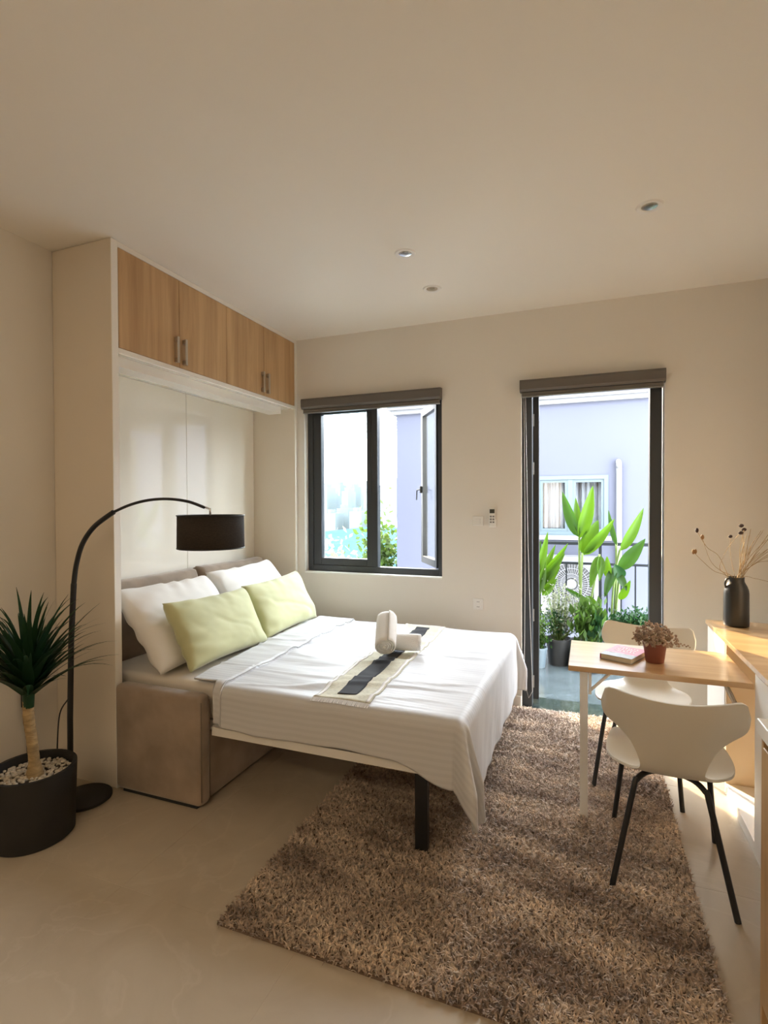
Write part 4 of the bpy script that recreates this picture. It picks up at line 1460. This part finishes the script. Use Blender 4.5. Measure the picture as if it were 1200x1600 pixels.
# ------------------------------------------------------------------ neighbouring house
NY = 7.5
nh = empty('neighbouring_house', (1.2, NY, -9), 'pale lilac neighbouring house with a cornice seen through the openings', 'house')
b = MB()
wx0, wx1, wz0, wz1 = -.665, .245, 1.075, 1.875
b.box(-2.69, wx0, NY, NY + 4, -9, 2.90).box(wx1, 6, NY, NY + 4, -9, 2.90).box(wx0, wx1, NY, NY + 4, -9, wz0).box(wx0, wx1, NY, NY + 4, wz1, 2.90)
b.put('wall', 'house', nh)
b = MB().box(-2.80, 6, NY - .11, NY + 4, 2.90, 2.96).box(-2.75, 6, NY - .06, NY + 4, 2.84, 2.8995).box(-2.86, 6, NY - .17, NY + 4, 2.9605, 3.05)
b.put('cornice', 'house_trim', nh)
nw = MB().box(wx0, wx0 + .05, NY - .01, NY + .06, wz0, wz1).box(wx1 - .05, wx1, NY - .01, NY + .06, wz0, wz1).box(wx0 + .05, wx1 - .05, NY - .01, NY + .06, wz1 - .05, wz1).box(wx0 + .05, wx1 - .05, NY - .01, NY + .06, wz0, wz0 + .05)
nw.box(-.255, -.19, NY, NY + .05, wz0 + .05, wz1 - .05)
nwo = nw.put('window', 'nwin', nh)
for x0, x1 in ((wx0 + .05, -.255), (-.19, wx1 - .05)):
    s_ = MB().box(x0, x0 + .035, NY + .01, NY + .045, wz0 + .05, wz1 - .05).box(x1 - .035, x1, NY + .01, NY + .045, wz0 + .05, wz1 - .05)
    s_.box(x0 + .035, x1 - .035, NY + .01, NY + .045, wz1 - .09, wz1 - .05).box(x0 + .035, x1 - .035, NY + .01, NY + .045, wz0 + .05, wz0 + .09)
    s_.put('sash', 'nwin', nwo)
    MB().box(x0 + .03, x1 - .03, NY + .025, NY + .03, wz0 + .085, wz1 - .085).put('pane', 'glass', nwo)
Q = np.array([[(wx0 + .05 + (wx1 - wx0 - .1) * i / 80, NY + .14 + .025 * math.sin(i * .8) + .012 * math.sin(i * 2.1), z) for z in (wz0, wz1)] for i in range(81) if True])
cu = put('curtain', grid_mesh('curtain', Q), 'curtain', nwo, True, True)
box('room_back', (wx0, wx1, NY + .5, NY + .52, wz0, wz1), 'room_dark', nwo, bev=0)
box('sill', (wx0 - .04, wx1 + .04, NY - .05, NY, wz0 - .06, wz0), 'house_trim', nh, bev=.002)
pp = catmull([Vector((.363, NY, 2.04)), Vector((.363, NY - .07, 2.035)), Vector((.366, NY - .075, 1.98)), Vector((.37, NY - .05, 1.7)), Vector((.372, NY - .05, -1.0))], 5)
MB().tube(pp, .035, 12).put('drain_pipe', 'house_trim', nh, smooth=True)
ac = empty('air_conditioner', (-.2, NY - .2, .10), 'white outdoor air-conditioner with a round fan grille, behind the railing', 'air conditioner')
MB().box(-.66, .16, NY - .34, NY - .04, .12, .82, bev=.02).put('casing', 'ac_white', ac)
fc_ = Vector((-.20, NY - .345, .475))
FR = .27
MB().lathe([(FR, 0), (FR, .002)], n=48).put('fan_opening', 'dark', ac, False).matrix_local = Matrix.Translation(fc_ - Vector((-.2, NY - .2, .10))) @ Matrix.Rotation(PI / 2, 4, 'X')
g = MB()
for k in range(44):
    a = 2 * PI * k / 44
    g.tube([fc_ + Vector((.08 * math.cos(a), -.012, .08 * math.sin(a))), fc_ + Vector((FR * math.cos(a + .12), -.010, FR * math.sin(a + .12)))], .0048, 4)
for r in (FR, .20, .13):
    g.tube([fc_ + Vector((r * math.cos(2 * PI * k / 40), -.012, r * math.sin(2 * PI * k / 40))) for k in range(41)], .0055, 4, False)
g.tube([fc_ + Vector((0, 0, 0)), fc_ + Vector((0, -.02, 0))], .062, 28)
g.put('fan_grille', 'ac_white', ac)
box('bracket', (-.56, -.50, NY - .33, NY, .07, .119), 'steel', ac, bev=0)
box('bracket', (.0, .06, NY - .33, NY, .07, .119), 'steel', ac, bev=0)

# unseen block added to keep the low sun off the window
tag(box('sun_block_wall', (-6.5, -3.93, YB + .2, 7.55, -9, 4.8), 'house_trim', bev=0), kind='structure')
tag(box('ground', (-400, 400, 4.3, 900, -9.2, -9.0), 'ground', bev=0), kind='structure')

# ------------------------------------------------------------------ town beyond the window
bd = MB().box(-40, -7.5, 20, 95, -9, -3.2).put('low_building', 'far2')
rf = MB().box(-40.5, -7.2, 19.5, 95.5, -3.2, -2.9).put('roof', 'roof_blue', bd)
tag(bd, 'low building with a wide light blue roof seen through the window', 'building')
rs2 = random.Random(5)
ORD = ('leftmost', 'second from left', 'third from left', 'fourth from left', 'fifth from left', 'sixth from left', 'seventh from left', 'eighth from left', 'ninth from left', 'rightmost')
for k in range(10):
    d = 300 + 34 * (k % 3)
    x = d * (-.530 + .160 * (k + .5) / 10)
    w = rs2.uniform(3.2, 4.4)
    hh = (13, 8, 17, 10, 14, 20, 9, 15, 11, 18)[k]
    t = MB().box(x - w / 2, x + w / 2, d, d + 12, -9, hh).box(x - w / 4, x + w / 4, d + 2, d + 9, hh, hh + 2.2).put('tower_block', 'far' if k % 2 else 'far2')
    tag(t, 'tower block painted haze-pale on the skyline, ' + ORD[k] + ' in the window', 'building', 'tower blocks on the skyline')
for k in range(5):
    d = 150 + 9 * (k % 2)
    x = d * (-.525 + .150 * (k + .5) / 5)
    t = MB().box(x - 2.1, x + 2.1, d, d + 6, -9, (-1.2, .3, -.6, .6, -1.0)[k]).box(x - 1.2, x + .2, d + 1, d + 4, (-1.2, .3, -.6, .6, -1.0)[k], (-1.2, .3, -.6, .6, -1.0)[k] + 1.2).put('town_house', 'far2')
    tag(t, 'pale low town building behind the blue roof, ' + ('leftmost', 'second from left', 'middle one', 'second from right', 'rightmost')[k] + ' of five', 'building', 'low buildings below the skyline')


def tree(label, c_, r_, n, size, mt_, trunk_h):
    e = empty('tree', (c_[0], c_[1], -9), label, 'tree', 'trees outside the window')
    MB().tube([(c_[0], c_[1], -9), (c_[0] + .1, c_[1], -4), (c_[0], c_[1], c_[2])], [.16, .12, .05], 8).put('trunk', 'bark', e, smooth=True)
    f = MB()
    for k in range(n):
        v = Vector((random.gauss(0, .42), random.gauss(0, .42), random.gauss(0, .42)))
        p = Vector(c_) + Vector((v.x * r_[0], v.y * r_[1], v.z * r_[2]))
        a = Vector((random.gauss(0, 1), random.gauss(0, 1), random.gauss(0, 1))).normalized()
        bb = a.cross(Vector((random.gauss(0, 1), random.gauss(0, 1), random.gauss(0, 1)))).normalized()
        s_ = size * random.uniform(.6, 1.3)
        f.poly([p, p + a * s_ * .5 + bb * s_ * .3, p + a * s_, p + a * s_ * .5 - bb * s_ * .3])
    tag(put('foliage', f.mesh('foliage', False), mt_, e), kind='stuff')


tree('bright green tree beside the corner of the neighbouring house', (-3.62, 9.2, .35), (.5, .6, 1.0), 1500, .12, 'tree', 9)
tree('sparse pale tree at the lower left of the window view', (-5.0, 9.6, .10), (.7, .7, .9), 420, .16, 'silver', 9)
